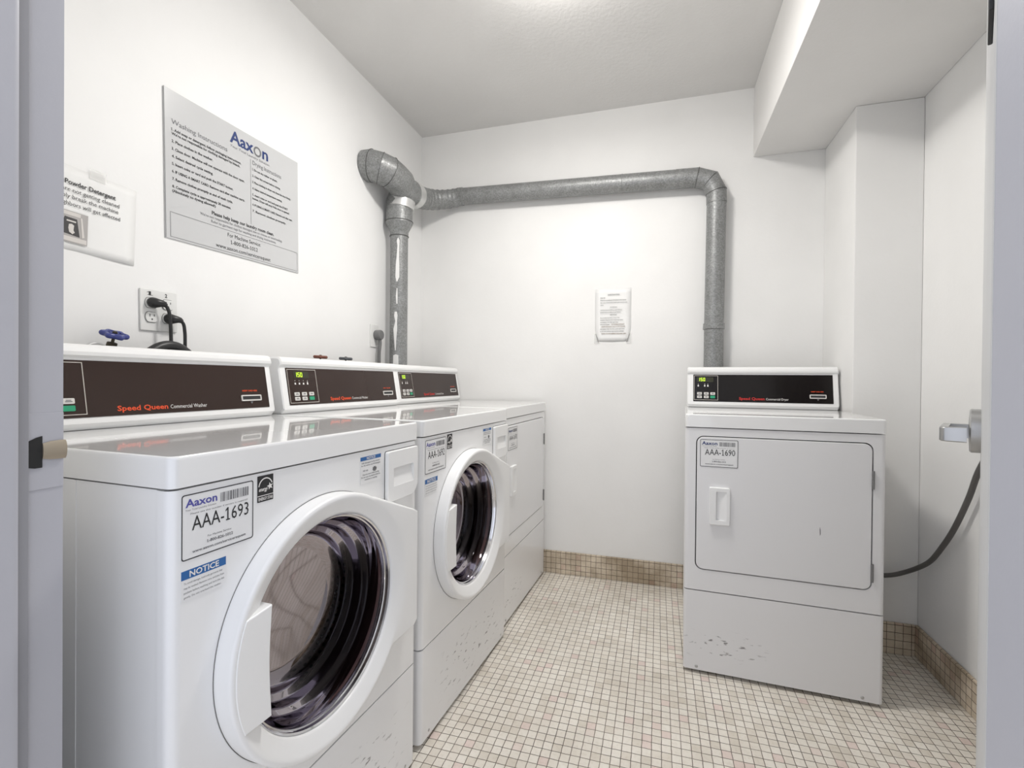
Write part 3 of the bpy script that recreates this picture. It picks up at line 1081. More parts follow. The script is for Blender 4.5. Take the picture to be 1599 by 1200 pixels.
    zt_, zb_ = .681, .488
    Rh = .2415
    a0 = math.pi - math.asin((zt_ - .006 - CZ) / Rh); a1 = math.pi + math.asin((CZ - zb_) / Rh)
    arc = [(CU + Rh * math.cos(a0 + (a1 - a0) * k / n_), CZ + Rh * math.sin(a0 + (a1 - a0) * k / n_)) for k in range(n_ + 1)]
    chord = [(CU - .171 - .004 * math.sin(math.pi * k / 8), zb_ + (zt_ - zb_) * k / 8) for k in range(9)]
    slab(bm, (arc + chord)[::-1], -.0385, -.008, None, .003)
    obj('door_handle', bm, M['plastic'], dr, 30)
    # dark gasket and drum behind the window
    bm = bmesh.new()
    revolve(bm, [(.214, -.018), (.210, -.03), (.204, -.05), (.204, -.085), (.208, -.11), (.232, -.12)], FP, 72)
    obj('door_gasket', bm, M['gasket'], root, 50)
    bm = bmesh.new()
    uvl = bm.loops.layers.uv.new('UVMap')
    seg = 64
    prof = [(.215, -.118), (.232, -.125), (.236, -.14), (.236, -.48), (.225, -.50), (.0, -.51)]
    rr_ = []
    for r_, h_ in prof:
        rr_.append([bm.verts.new(FP @ Vector((max(r_, .002) * math.cos(2 * math.pi * j / seg), max(r_, .002) * math.sin(2 * math.pi * j / seg), h_))) for j in range(seg)])
    for i in range(len(prof) - 1):
        for j in range(seg):
            k = (j + 1) % seg
            f = bm.faces.new((rr_[i][j], rr_[i][k], rr_[i + 1][k], rr_[i + 1][j]))
            for lp, (jj, ii) in zip(f.loops, ((j, i), (j + 1, i), (j + 1, i + 1), (j, i + 1))):
                if i >= 3:                        # the round back of the drum: holes in a square grid
                    rb_ = max(prof[ii][0], .002)
                    lp[uvl].uv = (rb_ * math.cos(2 * math.pi * jj / seg) * 62.0, rb_ * math.sin(2 * math.pi * jj / seg) * 62.0)
                else:
                    lp[uvl].uv = (jj / seg * 84.0, prof[ii][1] * 56.0)
    obj('drum', bm, M['steel_drum'], root, 40)
    for k in range(3):
        an = math.radians(20 + k * 120)
        bm = bmesh.new()
        tube(bm, [FP @ Vector((.232 * math.cos(an), .232 * math.sin(an), -.14)), FP @ Vector((.222 * math.cos(an), .222 * math.sin(an), -.20)), FP @ Vector((.222 * math.cos(an), .222 * math.sin(an), -.42)), FP @ Vector((.232 * math.cos(an), .232 * math.sin(an), -.48))], [.01, .035, .035, .01], 12)
        obj('drum_paddle', bm, M['satin'], root, 50)
    console(root, W, u0, u1, cdx, 'washer', M['panel'])
    return root

def dryer(label, mw, W, number, u0, u1, cdx, enamel, pmat, seed, grey):
    root = thing('clothes_dryer', label, 'clothes dryer', mw, 'dryers with square doors')
    cabinet_shell(root, W, enamel)
    lid(root, W)
    feet(root, W)
    ztop = H - HL - .0035
    d0, d1, e0, e1 = 0.037, W - 0.036, 0.384, 0.874
    # front sheet with a rounded door opening
    N = 7
    op = rrect(d0, d1, e0, e1, 0.026, N)
    bm = bmesh.new()
    # outer outline with the same number of points (projected on the rectangle)
    cx, cz = (d0 + d1) / 2, (e0 + e1) / 2
    fx0, fx1, z0, z1 = .014, W - .014, .3085, ztop
    outer = []
    for (x, z) in op:
        if z < e0 + .027 and abs(x - cx) < (d1 - d0) / 2 - .0259: outer.append((x, z0))
        elif z > e1 - .027 and abs(x - cx) < (d1 - d0) / 2 - .0259: outer.append((x, z1))
        else:
            kx = fx0 if x < cx else fx1
            outer.append((kx, z0 if z < e0 + .014 else z1 if z > e1 - .014 else z))
    n = len(op)
    vo = [bm.verts.new((x, 0, z)) for x, z in outer]; vi = [bm.verts.new((x, 0, z)) for x, z in op]; vb = [bm.verts.new((x, .02, z)) for x, z in op]
    for j in range(n):
        k = (j + 1) % n
        for q in ((vo[j], vo[k], vi[k], vi[j]), (vi[j], vi[k], vb[k], vb[j])):
            try:
                bm.faces.new(q)
            except ValueError:
                pass
    for fx_, sgn in ((fx0, -1), (fx1, 1)):
        r = .014
        cols = [(fx_ + sgn * r * math.sin(math.pi / 16 * k), r - r * math.cos(math.pi / 16 * k)) for k in range(9)] + [(fx_ + sgn * r, .028)]
        for (ax_, ay_), (bx_, by_) in zip(cols, cols[1:]):
            q = [bm.verts.new(c) for c in ((ax_, ay_, z0), (bx_, by_, z0), (bx_, by_, z1), (ax_, ay_, z1))]
            bm.faces.new(q if sgn > 0 else q[::-1])
    for zz in (z0, z1):
        bm.faces.new([bm.verts.new(c) for c in ((fx0, 0, zz), (fx1, 0, zz), (W, .014, zz), (W, .028, zz), (0, .028, zz), (0, .014, zz))])
    bmesh.ops.remove_doubles(bm, verts=bm.verts, dist=0.0003)
    obj('front_panel', bm, enamel, root, 30, True, True)
    bm = bmesh.new()
    slab(bm, rrect(d0 - .002, d1 + .002, e0 - .002, e1 + .002, .026, 6), .012, .018)
    obj('door_gasket', bm, M['seam'], root)
    bm = bmesh.new()
    slab(bm, rrect(d0 + .0035, d1 - .0035, e0 + .0035, e1 - .0035, .0235, 6), -.002, .0115, None, .0025)
    dr = obj('door', bm, mat('dryer_door_enamel', grey, .3, 0, .5, .2), root, 40)
    if number.endswith('0'):
        bm = bmesh.new()
        poly(bm, front_plane(.432, -.002, .567), [(.0012, -.016), (.0035, -.010), (.0030, .004), (.0012, .014), (.0002, .006), (.0006, -.006)], .0003)
        flat('scuff_mark', bm, M['grey_ink'], dr)
    # raised pull with a finger slot
    bm = bmesh.new()
    pocket_panel(bm, rrect(.084, .152, .555, .690, [.004, .006, .006, .004], 3), .106, .141, .572, .676, -.012, -.0015, .0105, 'right')
    obj('door_handle', bm, M['plastic'], dr, 30)
    for hz in (.752, .445):
        bm = bmesh.new()
        box(bm, d1 - .0045, d1 + .0035, -.0035, .001, hz - .028, hz + .028, .001, 1)
        tube(bm, [(d1 - .0005, -.005, hz - .03), (d1 - .0005, -.005, hz + .03)], .0032, 8)
        obj('hinge', bm, M['plug_grey'], dr)
    bm = bmesh.new()
    rounded_front(bm, 0.0, W, 0.014, 0.3045, 0.028, 0.012)
    obj('kick_panel', bm, scuffed('dryer_kick_panel_enamel', grey, -.03, .30, 0.05, 0.18, 0.85, seed, .3), root, 30)
    for px in (.046, W - .058):
        bm = bmesh.new()
        revolve(bm, [(0, .0025), (.0035, .002), (.0055, 0), (.0055, -.002)], front_plane(px, 0, .026), 14)
        obj('kick_screw', bm, M['satin'], root)
    asset_label(root, 0.051, 0.862, number, y=-.002, purple=False)
    console(root, W, u0, u1, cdx, 'dryer', pmat)
    return root

washer('nearest white front loading washer, sticker number AAA-1693, beside the door frame', -0.6775, 0.5307, 0.0603, 0.6796, 'AAA-1693', 0.006, 0.672, 1.0, 0.012)
washer('middle white front loading washer, sticker number AAA-1692, between nearest washer and corner dryer', -0.6434, 1.2513, 0.0600, 0.6796, 'AAA-1692', 0.006, 0.672, 5.0)
dryer('white clothes dryer in the far left corner, square door, beyond both washers', machine_matrix(-0.6252, 1.9568, 0.0425), 0.672, 'AAA-1691', 0.004, 0.662, 0.0, M['enamel'], M['panel'], 9.0, (.865, .865, .87))
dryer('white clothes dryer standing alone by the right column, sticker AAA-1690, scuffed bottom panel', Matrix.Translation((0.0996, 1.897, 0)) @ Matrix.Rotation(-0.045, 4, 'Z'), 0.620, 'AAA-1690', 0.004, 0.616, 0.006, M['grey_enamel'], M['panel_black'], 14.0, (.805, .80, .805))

# ------------------------------------------------------------------ galvanised exhaust duct
duct = thing('exhaust_duct', 'grey galvanised vent pipe elbowed from left wall along the back wall', 'vent pipe', Matrix.Translation((XL, 2.07, 2.112)))
INV = Matrix.Translation((-XL, -2.07, -2.112))
def dpart(name, bm, m, parent=None, sharp=25):
    bmesh.ops.transform(bm, matrix=INV, verts=bm.verts)
    return obj(name, bm, m, parent or duct, sharp)
def band(p, t, r, wd=0.006, up=0.0025, m='galv', name='seam_ring', parent=None):
    p = Vector(p); t = Vector(t).normalized()
    bm = bmesh.new()
    tube(bm, [p - t * wd / 2, p - t * wd / 2 + t * .0008, p + t * wd / 2 - t * .0008, p + t * wd / 2], [r, r + up, r + up, r], 32)
    return dpart(name, bm, M[m], parent)

# elbow out of the left wall, three gores turning towards the back wall
EX = -1.270
c0 = Vector((XL + 0.003, 2.07, 2.112))
ctr = Vector((XL + 0.025, 2.07 + (EX - XL - .025), 2.112))
Rb = EX - XL - .025
arc = [c0] + [Vector((ctr.x + Rb * math.sin(a), ctr.y - Rb * math.cos(a), 2.112 - .01 * i)) for i, a in enumerate((math.radians(6), math.radians(34), math.radians(62), math.radians(88)))]
arc.append(Vector((EX, 2.215, 2.075)))
bm = bmesh.new()
tube(bm, arc, .074, 36)
el = dpart('wall_elbow', bm, M['galv'])
for i in (1, 2, 3):
    band(arc[i], arc[i + 1] - arc[i - 1], .0745, .003, .0025, 'pipe_seam', parent=el)
# tee body
bm = bmesh.new()
J = Vector((-1.285, 2.275, 2.062))
tube(bm, [arc[-1] - Vector((0, .01, 0)), J, (-1.280, 2.385, 2.075)], [.074, .072, .064], 36)
tee = dpart('tee', bm, M['galv'])
bm = bmesh.new()
VX, VY = -1.305, 2.262
tube(bm, [J + Vector((0, 0, .01)), (VX, VY, 1.99), (VX, VY, 1.895)], [.066, .068, .0675], 36)
dpart('tee_branch', bm, M['galv'], tee)
bm = bmesh.new()
tube(bm, [(VX, VY, 1.895), (VX, VY, 1.885), (VX, VY, 1.842), (VX, VY, 1.815)], [.069, .069, .0475, .0468], 36)
red = dpart('reducer', bm, M['galv'])
band((VX, VY, 1.893), (0, 0, 1), .069, .004, .0025, 'pipe_seam', parent=red)
band((VX, VY, 1.818), (0, 0, 1), .047, .004, .0025, 'pipe_seam', parent=red)
bm = bmesh.new()
tube(bm, [(VX, VY, 1.825), (VX, VY, 0.20)], .0455, 36)
rs = dpart('riser_pipe', bm, M['galv'])
rs['label'] = 'left vertical pipe with white paint smears'
# white smears down the riser
def smear(zs, a0, parent):
    bm = bmesh.new()
    rows = []
    for z, wd, da in zs:
        rows.append([bm.verts.new((VX + .0462 * math.cos(a0 + da + s * wd), VY + .0462 * math.sin(a0 + da + s * wd), z)) for s in (-1, 0, 1)])
    for a, b in zip(rows, rows[1:]):
        for j in (0, 1):
            bm.faces.new((a[j], a[j + 1], b[j + 1], b[j]))
    dpart('paint_smear', bm, M['tapewhite'], parent)
face = math.atan2(-VY, -VX)            # side of the riser that looks at the room
smear([(1.80, .03, 0), (1.785, .16, 0), (1.76, .10, .03), (1.70, .14, -.02), (1.66, .20, -.05), (1.60, .22, -.06), (1.575, .06, -.1)], face - .12, rs)
smear([(1.54, .04, 0), (1.50, .10, -.03), (1.46, .06, 0)], face - .2, rs)
smear([(1.42, .12, 0), (1.40, .20, 0), (1.37, .10, .05), (1.33, .22, -.06), (1.28, .14, -.05), (1.22, .05, -.02)], face - .32, rs)
smear([(1.20, .02, 0), (1.195, .30, 0), (1.12, .34, 0)], face - .3, rs)
# foil tape at the joints
band((VX + .006, VY + .004, 1.985), (.10, .06, 1), .0695, .045, .002, 'foil', 'foil_tape', tee)
bm = bmesh.new()
tube(bm, [(-1.2815, 2.335, 2.068), (-1.280, 2.395, 2.076)], [.0715, .0665], 32)
dpart('foil_tape', bm, M['foil'], tee)
# flexible bend onto the back wall
PY = 2.605
bz = lambda x: 2.097 + (0.26 - x) * 0.0265
R2 = .17
bend = [Vector((-1.28, 2.385, 2.080))]
for k in range(9):
    a = math.radians(90 * k / 8)
    bend.append(Vector((-1.28 + R2 - R2 * math.cos(a), PY - R2 + R2 * math.sin(a), 2.085 + (bz(-1.11) - 2.085) * k / 8)))
bm = bmesh.new()
pts, rad = [], []
sp_ = spline(bend, 5)
for i, p in enumerate(sp_):
    pts.append(p); rad.append((.060 - .012 * i / len(sp_)) + (.0025 if i % 5 < 2 else 0))
tube(bm, pts, rad, 32)
dpart('flexible_bend', bm, M['galv'], None, 60)
# long run and mitred drop on the right
RX0 = 0.27
bm = bmesh.new()
tube(bm, [(-1.115, PY, bz(-1.115)), (0.135, PY, bz(.135))], .0465, 36)
run = dpart('horizontal_pipe', bm, M['galv'])
band((-1.10, PY, bz(-1.10)), (1, 0, -.0265), .047, .02, .0025, parent=run)
band((-0.19, PY, bz(-.19)), (1, 0, -.0265), .0465, .003, .0018, parent=run)
band((0.10, PY, bz(.10)), (1, 0, -.0265), .0465, .05, .0012, parent=run)
gores = [Vector((0.125, PY, bz(.125))), Vector((0.178, PY, bz(.178))), Vector((0.240, PY, bz(.21) - .022)), Vector((0.268, PY, bz(.21) - .082)), Vector((RX0, PY, 1.96))]
bm = bmesh.new()
tube(bm, gores, .0475, 36)
el2 = dpart('mitred_elbow', bm, M['galv'])
for i in (1, 2, 3):
    band(gores[i], gores[i + 1] - gores[i - 1], .0485, .003, .002, 'pipe_seam', parent=el2)
bm = bmesh.new()
tube(bm, [(RX0, PY, 1.97), (RX0 - .006, PY, 1.36), (RX0 - .008, PY, 0.25)], .0455, 36)
drop = dpart('drop_pipe', bm, M['galv'])
bm = bmesh.new()
tube(bm, [(RX0 - .0065, PY, 1.365), (RX0 - .0065, PY, 1.362), (RX0 - .0065, PY, 1.335), (RX0 - .0065, PY, 1.332)], [.0458, .0495, .0505, .0458], 36)
cl = dpart('joint_sleeve', bm, M['galv'], drop)

# ------------------------------------------------------------------ wall sign
def wall_left_frame(y, z, rot=0.0, off=0.0):
    return basis((0, 1, 0), (0, 0, 1), (1, 0, 0), (XL + off, y, z)) @ Matrix.Rotation(rot, 4, 'Z')

sign = thing('instruction_sign', 'large grey washing and drying instruction board on the left wall', 'sign', wall_left_frame(1.3305, 1.7025, 0.021))
SW, SH = 0.545, 0.436
bm = bmesh.new()
box(bm, -SW / 2, SW / 2, -SH / 2, SH / 2, 0.0, 0.004, .0008, 1)
obj('sign_board', bm, M['acrylic'], sign)
I = Matrix()
top, left = SH / 2, -SW / 2
Lz = 0.0046
letters('heading_lettering', [('Washing Instructions', left + .022, top - .098, .0150, 'L', .193)], M['grey_ink'], sign, I, Lz)
letters('heading_lettering', [('Drying Instructions', left + .320, top - .098, .0150, 'L', .135)], M['grey_ink'], sign, I, Lz)
letters('logo_lettering', [('Aax', left + .226, top - .058, .0400, 'L', .099, True)], M['blue_ink'], sign, I, Lz)
letters('logo_lettering', [('n', left + .3645, top - .058, .0400, 'L', .027, True)], M['blue_ink'], sign, I, Lz)
bm = bmesh.new()
cxo, cyo = left + .3425, top - .0445
for k in range(28):
    a, b = 2 * math.pi * k / 28, 2 * math.pi * (k + 1) / 28
    poly(bm, I, [(cxo + r_ * math.cos(t), cyo + r_ * 1.02 * math.sin(t)) for r_, t in ((.0112, a), (.0172, a), (.0172, b), (.0112, b))], Lz)
flat('logo_ring', bm, M['grey_ink'], sign)
letters('slogan_lettering', [('Your Total Laundry Solution', left + .226, top - .0745, .0085, 'L', .170, False, .18)], M['grey_ink'], sign, I, Lz)
wl = [('1. Add soap or detergent, follow packaging instructions.', .106 + .012, .248), ('We\'re not responsible for clothing damaged by bleach.', .130, .244), ('2. Place clothes in the washer.', .152, .138), ('3. Close door. Machine will not operate with the door open.', .174, .262),
      ('4. Select desired cycle setting.', .196, .138), ('5. Insert coins or card and push the START button.', .218, .215), ('6. IF USING A SMART CARD: Remove card after machine starts.', .240, .262), ('7. Remove clothes promptly at end of wash cycle.', .262, .212),
      ('8. Complete cycle is approximately 30 minutes.', .284, .205), ('(Absolutely no dyeing allowed!)', .297, .146)]
rl = [('1. Do not dry rubber or plastic.', .118, .118), ('2. Clean lint screen before drying.', .140, .132), ('3. Place clothing in dryer and close the door firmly.', .162, .186), ('4. Select desired temperature setting.', .184, .140),
      ('5. Insert coins or card and push the START', .206, .170), ('button. Dryer will stop if the door is opened.', .219, .178), ('6. IF USING A SMART CARD: Remove card after start.', .241, .194), ('7. Remove clothes promptly.', .263, .160)]
letters('instruction_lettering', [(s, left + .022, top - d, .0078, 'L', wd, True) for s, d, wd in wl], M['black_ink'], sign, I, Lz)
letters('instruction_lettering', [(s, left + .318, top - d, .0072, 'L', wd, True) for s, d, wd in rl], M['black_ink'], sign, I, Lz)
letters('request_lettering', [('Please help keep our laundry room clean.', .012, top - .323, .0115, 'C', .262, True)], M['black_ink'], sign, I, Lz)
letters('small_lettering', [('We\'re not responsible for clothes damaged due to misuse or overloading.', .012, top - .336, .0085, 'C', .345), ('Refer to garment tags for washing and drying instructions.', .016, top - .349, .0085, 'C', .275)], M['grey_ink'], sign, I, Lz)
letters('service_lettering', [('For Machine Service:', .010, top - .378, .0130, 'C', .140), ('1-800-826-1012', .010, top - .400, .0130, 'C', .112), ('www.aaxon.com/servicerequest', .010, top - .422, .0130, 'C', .230)], M['black_ink'], sign, I, Lz)
bm = bmesh.new()
outline_rect(bm, I, left + .014, -left - .008, -top + .006, top - .357, .0011, Lz)
quad(bm, I, left + .310, left + .3112, top - .31, top - .082, Lz)
quad(bm, I, left, left + .0012, -top, top, Lz)
flat('ruled_lines', bm, M['grey_ink'], sign)

# paper notice with a printed photo, partly behind the door frame
note = thing('detergent_notice', 'white powder detergent notice with photo taped to wall beside door frame', 'notice', wall_left_frame(0.8375, 1.4815, -0.03))
NW, NH = 0.280, 0.205
bm = bmesh.new()
g = 10
vs = [[bm.verts.new((-NW / 2 + NW * i / g, -NH / 2 + NH * j / g, .002 + .0015 * math.sin(i * .9) * (1 if j < 5 else .4))) for j in range(g + 1)] for i in range(g + 1)]
for i in range(g):
    for j in range(g):
        bm.faces.new((vs[i][j], vs[i + 1][j], vs[i + 1][j + 1], vs[i][j + 1]))
sh = obj('sheet', bm, M['paper'], note)
sh.modifiers.new('s', 'SOLIDIFY').thickness = 0.0004
nx = lambda y: y - 0.8375
nz = lambda z: z - 1.4815
letters('bold_lettering', [('Powder Detergent', nx(.9245), nz(1.5385), .0115, 'R', .115, True)], M['black_ink'], note, I, .0042)
letters('lettering', [('are not getting cleaned', nx(.934), nz(1.521), .0105, 'R', .130), ('simply break the machine', nx(.932), nz(1.5045), .0105, 'R', .146), ('your neighbors will get affected', nx(.937), nz(1.487), .0105, 'R', .177)], M['black_ink'], note, I, .0042)
bm = bmesh.new()
quad(bm, I, nx(.770), nx(.862), nz(1.397), nz(1.474), .0041)
ph = flat('printed_photo', bm, mat('photo_grey', (.42, .40, .39), .5), note)
for nm, cc, pl in (('photo_dark', (.05, .048, .05), [[(.812, 1.458), (.838, 1.457), (.845, 1.414), (.800, 1.418)]]),
                   ('photo_light', (.66, .63, .60), [[(.795, 1.472), (.846, 1.472), (.8455, 1.463), (.796, 1.463)], [(.796, 1.4605), (.807, 1.4605), (.797, 1.416), (.786, 1.416)], [(.8455, 1.463), (.849, 1.463), (.855, 1.417), (.850, 1.414)], [(.772, 1.411), (.860, 1.411), (.860, 1.400), (.772, 1.400)],
                                                      [(.816, 1.451), (.836, 1.451), (.836, 1.4475), (.816, 1.4475)], [(.821, 1.441), (.827, 1.443), (.832, 1.440), (.831, 1.428), (.834, 1.423), (.829, 1.418), (.822, 1.422), (.820, 1.432)]])):
    bm = bmesh.new()
    for pp in pl:
        poly(bm, I, [(nx(a), nz(b)) for a, b in pp], .0043 if nm == 'photo_dark' else .0045)
    flat(nm, bm, mat(nm + '_print', cc, .5), ph)
bm = bmesh.new()
quad(bm, I, nx(.862), nx(.900), nz(1.571), nz(1.596), .0044)
flat('tape', bm, M['tape'], note)

# notice on the back wall
bn = thing('laundry_notice', 'small white typed notice taped to the middle of the back wall', 'notice', basis((1, 0, 0), (0, 0, 1), (0, -1, 0), (-0.2365, D, 1.4265)))
bm = bmesh.new()
gx, gy = 6, 12
def curl(i, j):
    k = max(0.0, (3 - j) / 3.0)
    side = abs(i - 3) / 3.0
    return .0015 + .004 * k * (1 - side) + .0012 * math.sin(j * .8)
vs = [[bm.verts.new(((-.0955 + .191 * i / gx) * (1 - .10 * max(0, (3 - j) / 3.0)), -.140 + .284 * j / gy, curl(i, j))) for j in range(gy + 1)] for i in range(gx + 1)]
for i in range(gx):
    for j in range(gy):
        bm.faces.new((vs[i][j], vs[i + 1][j], vs[i + 1][j + 1], vs[i][j + 1]))
sh = obj('sheet', bm, M['paper'], bn)
sh.modifiers.new('s', 'SOLIDIFY').thickness = 0.0004
Lb = .0075
letters('heading_lettering', [('Laundry Room Notice', .004, .108, .0070, 'C', .062, True)], M['grey_ink'], bn, I, Lb)
rows = [('Dear All,', .092, .026), ('Please be considerate of everyone who shares', .079, .136), ('the room. At the end of each cycle remove your', .066, .142), ('clothes.', .053, .018), ('NO SMOKING', .041, .036), ('Washing hours are 8:00 am until 10:00 pm', .026, .115), ('Drying hours are 8:00 am until 9:00 pm', .013, .108), ('IMPORTANT', 0.0, .036),
        ('Do not place any items on top of the', -.016, .102), ('machines. Keep the doors closed and report', -.028, .120), ('any damage to the office right away.', -.040, .095), ('Use the correct detergent.', -.052, .05), ('and please clean the lint screen each time', -.076, .128), ('so the next resident may use the machines', -.088, .124)]
cen = {'NO SMOKING', 'IMPORTANT'}
letters('lettering', [(s, .004 if s in cen else -.066, y, .0042, 'C' if s in cen else 'L', wd, True) for s, y, wd in rows], M['black_ink'], bn, I, Lb)
letters('underlined_lettering', [('NO POWDER DETERGENT', -.006, -.052, .0050, 'L', .068, True), ('LIQUID DETERGENT ONLY IN THE WASHERS', -.060, -.064, .0050, 'L', .126, True), ('THANK YOU FOR KEEPING THE ROOM CLEAN', -.060, -.102, .0055, 'L', .130, True)], M['brown_ink'], bn, I, Lb)
for sx in (-1, 1):
    bm = bmesh.new()
    poly(bm, I, [(sx * .090, -.098), (sx * .097, -.100), (sx * .098, -.150), (sx * .070, -.150), (sx * .070, -.142)], .0095 if False else .0062)
    flat('tape', bm, M['tape'], bn)
    bm = bmesh.new()
    poly(bm, I, [(sx * .0885, -.100), (sx * .0905, -.100), (sx * .0765, -.146), (sx * .0735, -.144)], .0064)
    flat('tape_fold', bm, M['greycord'], bn)

# ------------------------------------------------------------------ outlets, plugs, cords, valves on the left wall
op = thing('outlet_plate', 'white four socket outlet plate numbered 1 and 2, above nearest washer', 'outlet', wall_left_frame(1.0435, 1.2605, 0.02))
boxo('cover_plate', (-.054, .054, -.0585, .0585, 0, .006), M['outlet'], op, .0025, 2)
for i, sx in enumerate((-.0245, .024)):
    for sy in (.020, -.020):
        bm = bmesh.new()
        out = []
        for k in range(28):
            a = 2 * math.pi * k / 28
            out.append((sx + .0172 * math.cos(a), sy + max(-.0138, min(.0138, .0172 * math.sin(a)))))
        slab(bm, out, .0, .0035, basis((1, 0, 0), (0, 0, -1), (0, 1, 0), (0, 0, .0095)))
        so = obj('socket', bm, M['outlet'], op, 30)
        bm = bmesh.new()
        for hx, hw, h0, h1 in ((-.0062, .0011, .001, .0085), (.0062, .0011, .002, .008)):
            quad(bm, I, sx + hx - hw, sx + hx + hw, sy + h0, sy + h1, .0098)
        poly(bm, I, [(sx + .0022 * math.cos(2 * math.pi * k / 12), sy - .0062 + .0024 * math.sin(2 * math.pi * k / 12)) for k in range(12)], .0098)
        flat('slots', bm, M['seam'], so)
        bm = bmesh.new()
        for k in range(28):
            a, b = 2 * math.pi * k / 28, 2 * math.pi * (k + 1) / 28
            f = lambda r_, t: (sx + r_ * math.cos(t), sy + max(-r_ * .81, min(r_ * .81, r_ * math.sin(t))))
            poly(bm, I, [f(.0176, a), f(.0190, a), f(.0190, b), f(.0176, b)], .0064)
        flat('socket_outline', bm, M['plug_grey'], so)
letters('handwritten_number', [('1', -.0275, .0415, .0105, 'C', .006, True), ('2', .0195, .0405, .0105, 'C', .007, True)], M['black_ink'], op, I, .0066)

def plug_cord(label, sy, sz, path, hang):
    t = thing('plugged_cord', label, 'power cord', Matrix.Translation((XL + .0095, sy, sz)), 'black cords in the four socket outlet')
    iv = Matrix.Translation((-(XL + .0095), -sy, -sz))
    bm = bmesh.new()
    # plug body: flattened, bulging, angled to the side where the cord leaves
    tube(bm, [(0, -.003, .0), (.005, -.002, 0), (.012, .001, -.001), (.016, .007, -.001), (.018, .014, -.001), (.019, .020, -.002), (.0195, .026, -.005)], [.0135, .0150, .0145, .0120, .0100, .0085, .0060], 16)
    obj('plug', bm, M['rubber'], t, 50)
    bm = bmesh.new()
    tube(bm, [iv @ Vector(p) for p in spline(path, 8)], .0046, 12)
    obj('cord', bm, M['rubber'], t, 60)
    return t
oy, oz = 1.0435, 1.2605
plug_cord('black plug in upper left socket, its cord crossing in front of the outlet plate', oy - .0245, oz + .020, [(XL + .029, oy - .002, oz + .016), (XL + .031, oy + .004, oz + .008), (XL + .034, oy + .008, oz - .010), (XL + .036, oy + .010, oz - .05), (XL + .037, oy + .011, oz - .13), (XL + .037, oy + .010, oz - .25)], 0)
plug_cord('black plug in lower right socket, its cord hanging right of the outlet plate', oy + .024, oz - .020, [(XL + .029, oy + .047, oz - .024), (XL + .031, oy + .053, oz - .032), (XL + .032, oy + .056, oz - .05), (XL + .033, oy + .057, oz - .09), (XL + .033, oy + .056, oz - .25)], 0)

bm = bmesh.new()
tube(bm, spline([(-1.30, .93, 1.02), (-1.30, .950, 1.115), (-1.30, .978, 1.147), (-1.30, 1.018, 1.158), (-1.30, 1.055, 1.147), (-1.30, 1.085, 1.115), (-1.30, 1.11, 1.02)], 8), .0135, 16)
tag(obj('water_hose', bm, M['rubber'], None, 60), 'black rubber hose arching up behind the nearest washer console', 'hose')

def valve(label, x, y, z, mwheel, r, tilt, group):
    t = thing('water_valve', label, 'valve', Matrix.Translation((x, y, z)), group)
    rot = Matrix.Rotation(tilt, 4, 'Y')
    bm = bmesh.new()
    # wavy hand wheel: lobed rim, five spokes, hub
    seg, tb = 60, 10
    for_r = []
    for j in range(seg):
        a = 2 * math.pi * j / seg
        rr_ = r * (1 + .15 * math.cos(6 * a))
        for_r.append([bm.verts.new(rot @ Vector(((rr_ + .0055 * math.cos(2 * math.pi * k / tb)) * math.cos(a), (rr_ + .0055 * math.cos(2 * math.pi * k / tb)) * math.sin(a), 0.0065 * math.sin(2 * math.pi * k / tb)))) for k in range(tb)])
    for j in range(seg):
        a_, b_ = for_r[j], for_r[(j + 1) % seg]
        for k in range(tb):
            bm.faces.new((a_[k], b_[k], b_[(k + 1) % tb], a_[(k + 1) % tb]))
    for k in range(6):
        a = 2 * math.pi * k / 6
        tube(bm, [rot @ Vector((0, 0, .001)), rot @ Vector((r * 1.05 * math.cos(a), r * 1.05 * math.sin(a), 0))], .0034, 8)
    obj('hand_wheel', bm, M[mwheel], t, 50)
    bm = bmesh.new()
    revolve(bm, [(0, .009), (.004, .009), (.0055, .006), (.0055, -.004), (.0035, -.006), (.0035, -.020), (.011, -.022), (.012, -.034), (.009, -.036), (.009, -.060), (0, -.060)], rot, 16)
    obj('stem', bm, M['bronze'], t, 40)
    bm = bmesh.new()
    tube(bm, [(.0, 0, -.055), (-.02, 0, -.066), (XL - x + .001, 0, -.066)], .010, 12)
    obj('pipe_stub', bm, M['bronze'], t)
    return t
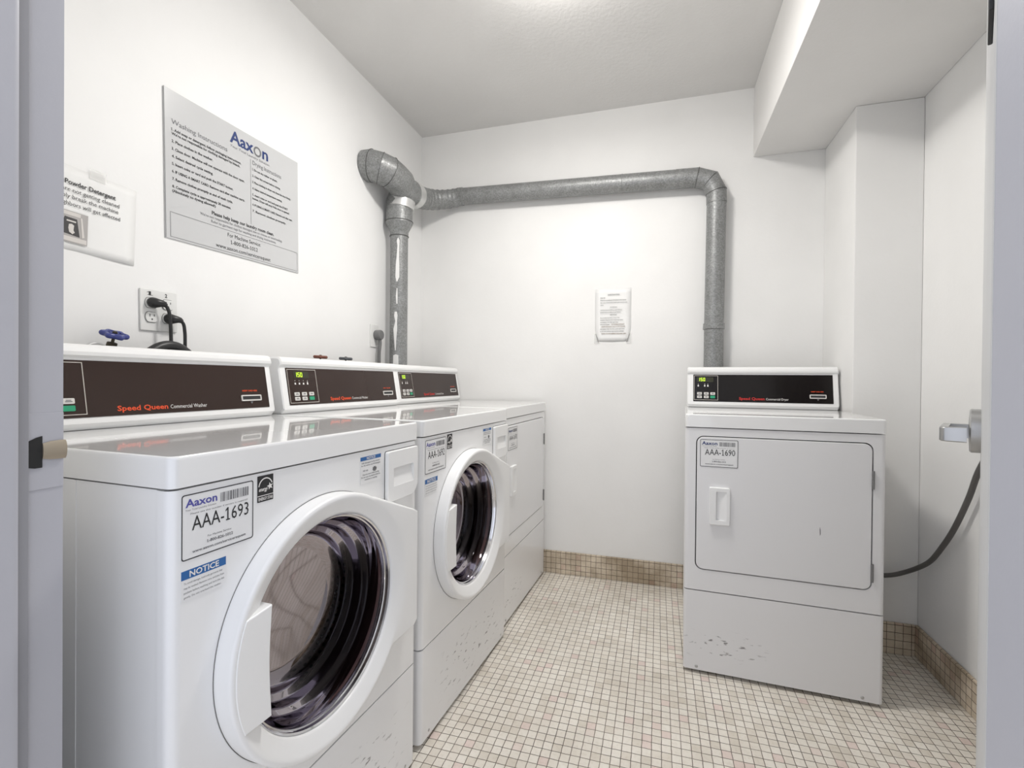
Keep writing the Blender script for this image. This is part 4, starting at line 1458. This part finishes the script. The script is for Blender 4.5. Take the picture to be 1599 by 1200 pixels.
valve('blue hand wheel valve behind the nearest washer console', -1.325, .889, 1.177, 'valve_blue', .0225, .36, None)
valve('rusty red hand wheel valve behind the middle washer console', -1.325, 1.675, 1.159, 'valve_red', .021, .05, None)
valve('dark grey hand wheel valve behind middle washer console, nearer the pipe', -1.325, 1.843, 1.160, 'valve_grey', .0225, .05, None)
bm = bmesh.new()
tube(bm, spline([(-1.33, .826, 1.10), (-1.33, .832, 1.142), (-1.33, .850, 1.152), (-1.33, .872, 1.146), (-1.33, .885, 1.125)], 6), .0022, 8)
tag(obj('thin_wire', bm, M['outlet'], None, 60), 'thin pale wire looping up beside the blue valve', 'wire')

o2 = thing('dryer_outlet', 'white outlet plate low on left wall beside the vertical pipe', 'outlet', wall_left_frame(2.150, 1.29))
boxo('cover_plate', (-.035, .035, -.057, .057, 0, .006), M['outlet'], o2, .0025, 2)
pc = thing('dryer_plug', 'round grey plug with grey cord beside the vertical pipe', 'power cord', Matrix.Translation((XL + .006, 2.160, 1.295)))
bm = bmesh.new()
revolve(bm, [(0, 0), (.024, 0), (.0255, .006), (.0255, .028), (.022, .034), (0, .035)], basis((0, 1, 0), (0, 0, 1), (1, 0, 0), (0, 0, 0)), 24)
obj('plug', bm, M['plug_grey'], pc, 40)
bm = bmesh.new()
tube(bm, spline([(.020, .004, -.015), (.022, .004, -.045), (.020, .000, -.09), (.018, .002, -.16), (.018, .0, -.28)], 6), .0085, 14)
obj('cord', bm, M['plug_grey'], pc, 60)

# grey supply cable of the lone dryer
bm = bmesh.new()
tube(bm, spline([(.748, 2.266, .30), (.765, 2.262, .302), (.80, 2.255, .305), (.876, 2.245, .318), (.924, 2.24, .337), (.955, 2.20, .375), (.962, 2.14, .42), (.963, 2.085, .475), (.963, 2.0, .575), (.963, 1.92, .70), (.963, 1.875, .79), (.968, 1.835, .86), (.972, 1.80, .93), (.974, 1.79, .99)], 8), .0085, 14)
tag(obj('supply_cable', bm, M['greycord'], None, 60), 'grey cable curving from behind the lone dryer up the right wall', 'cable')
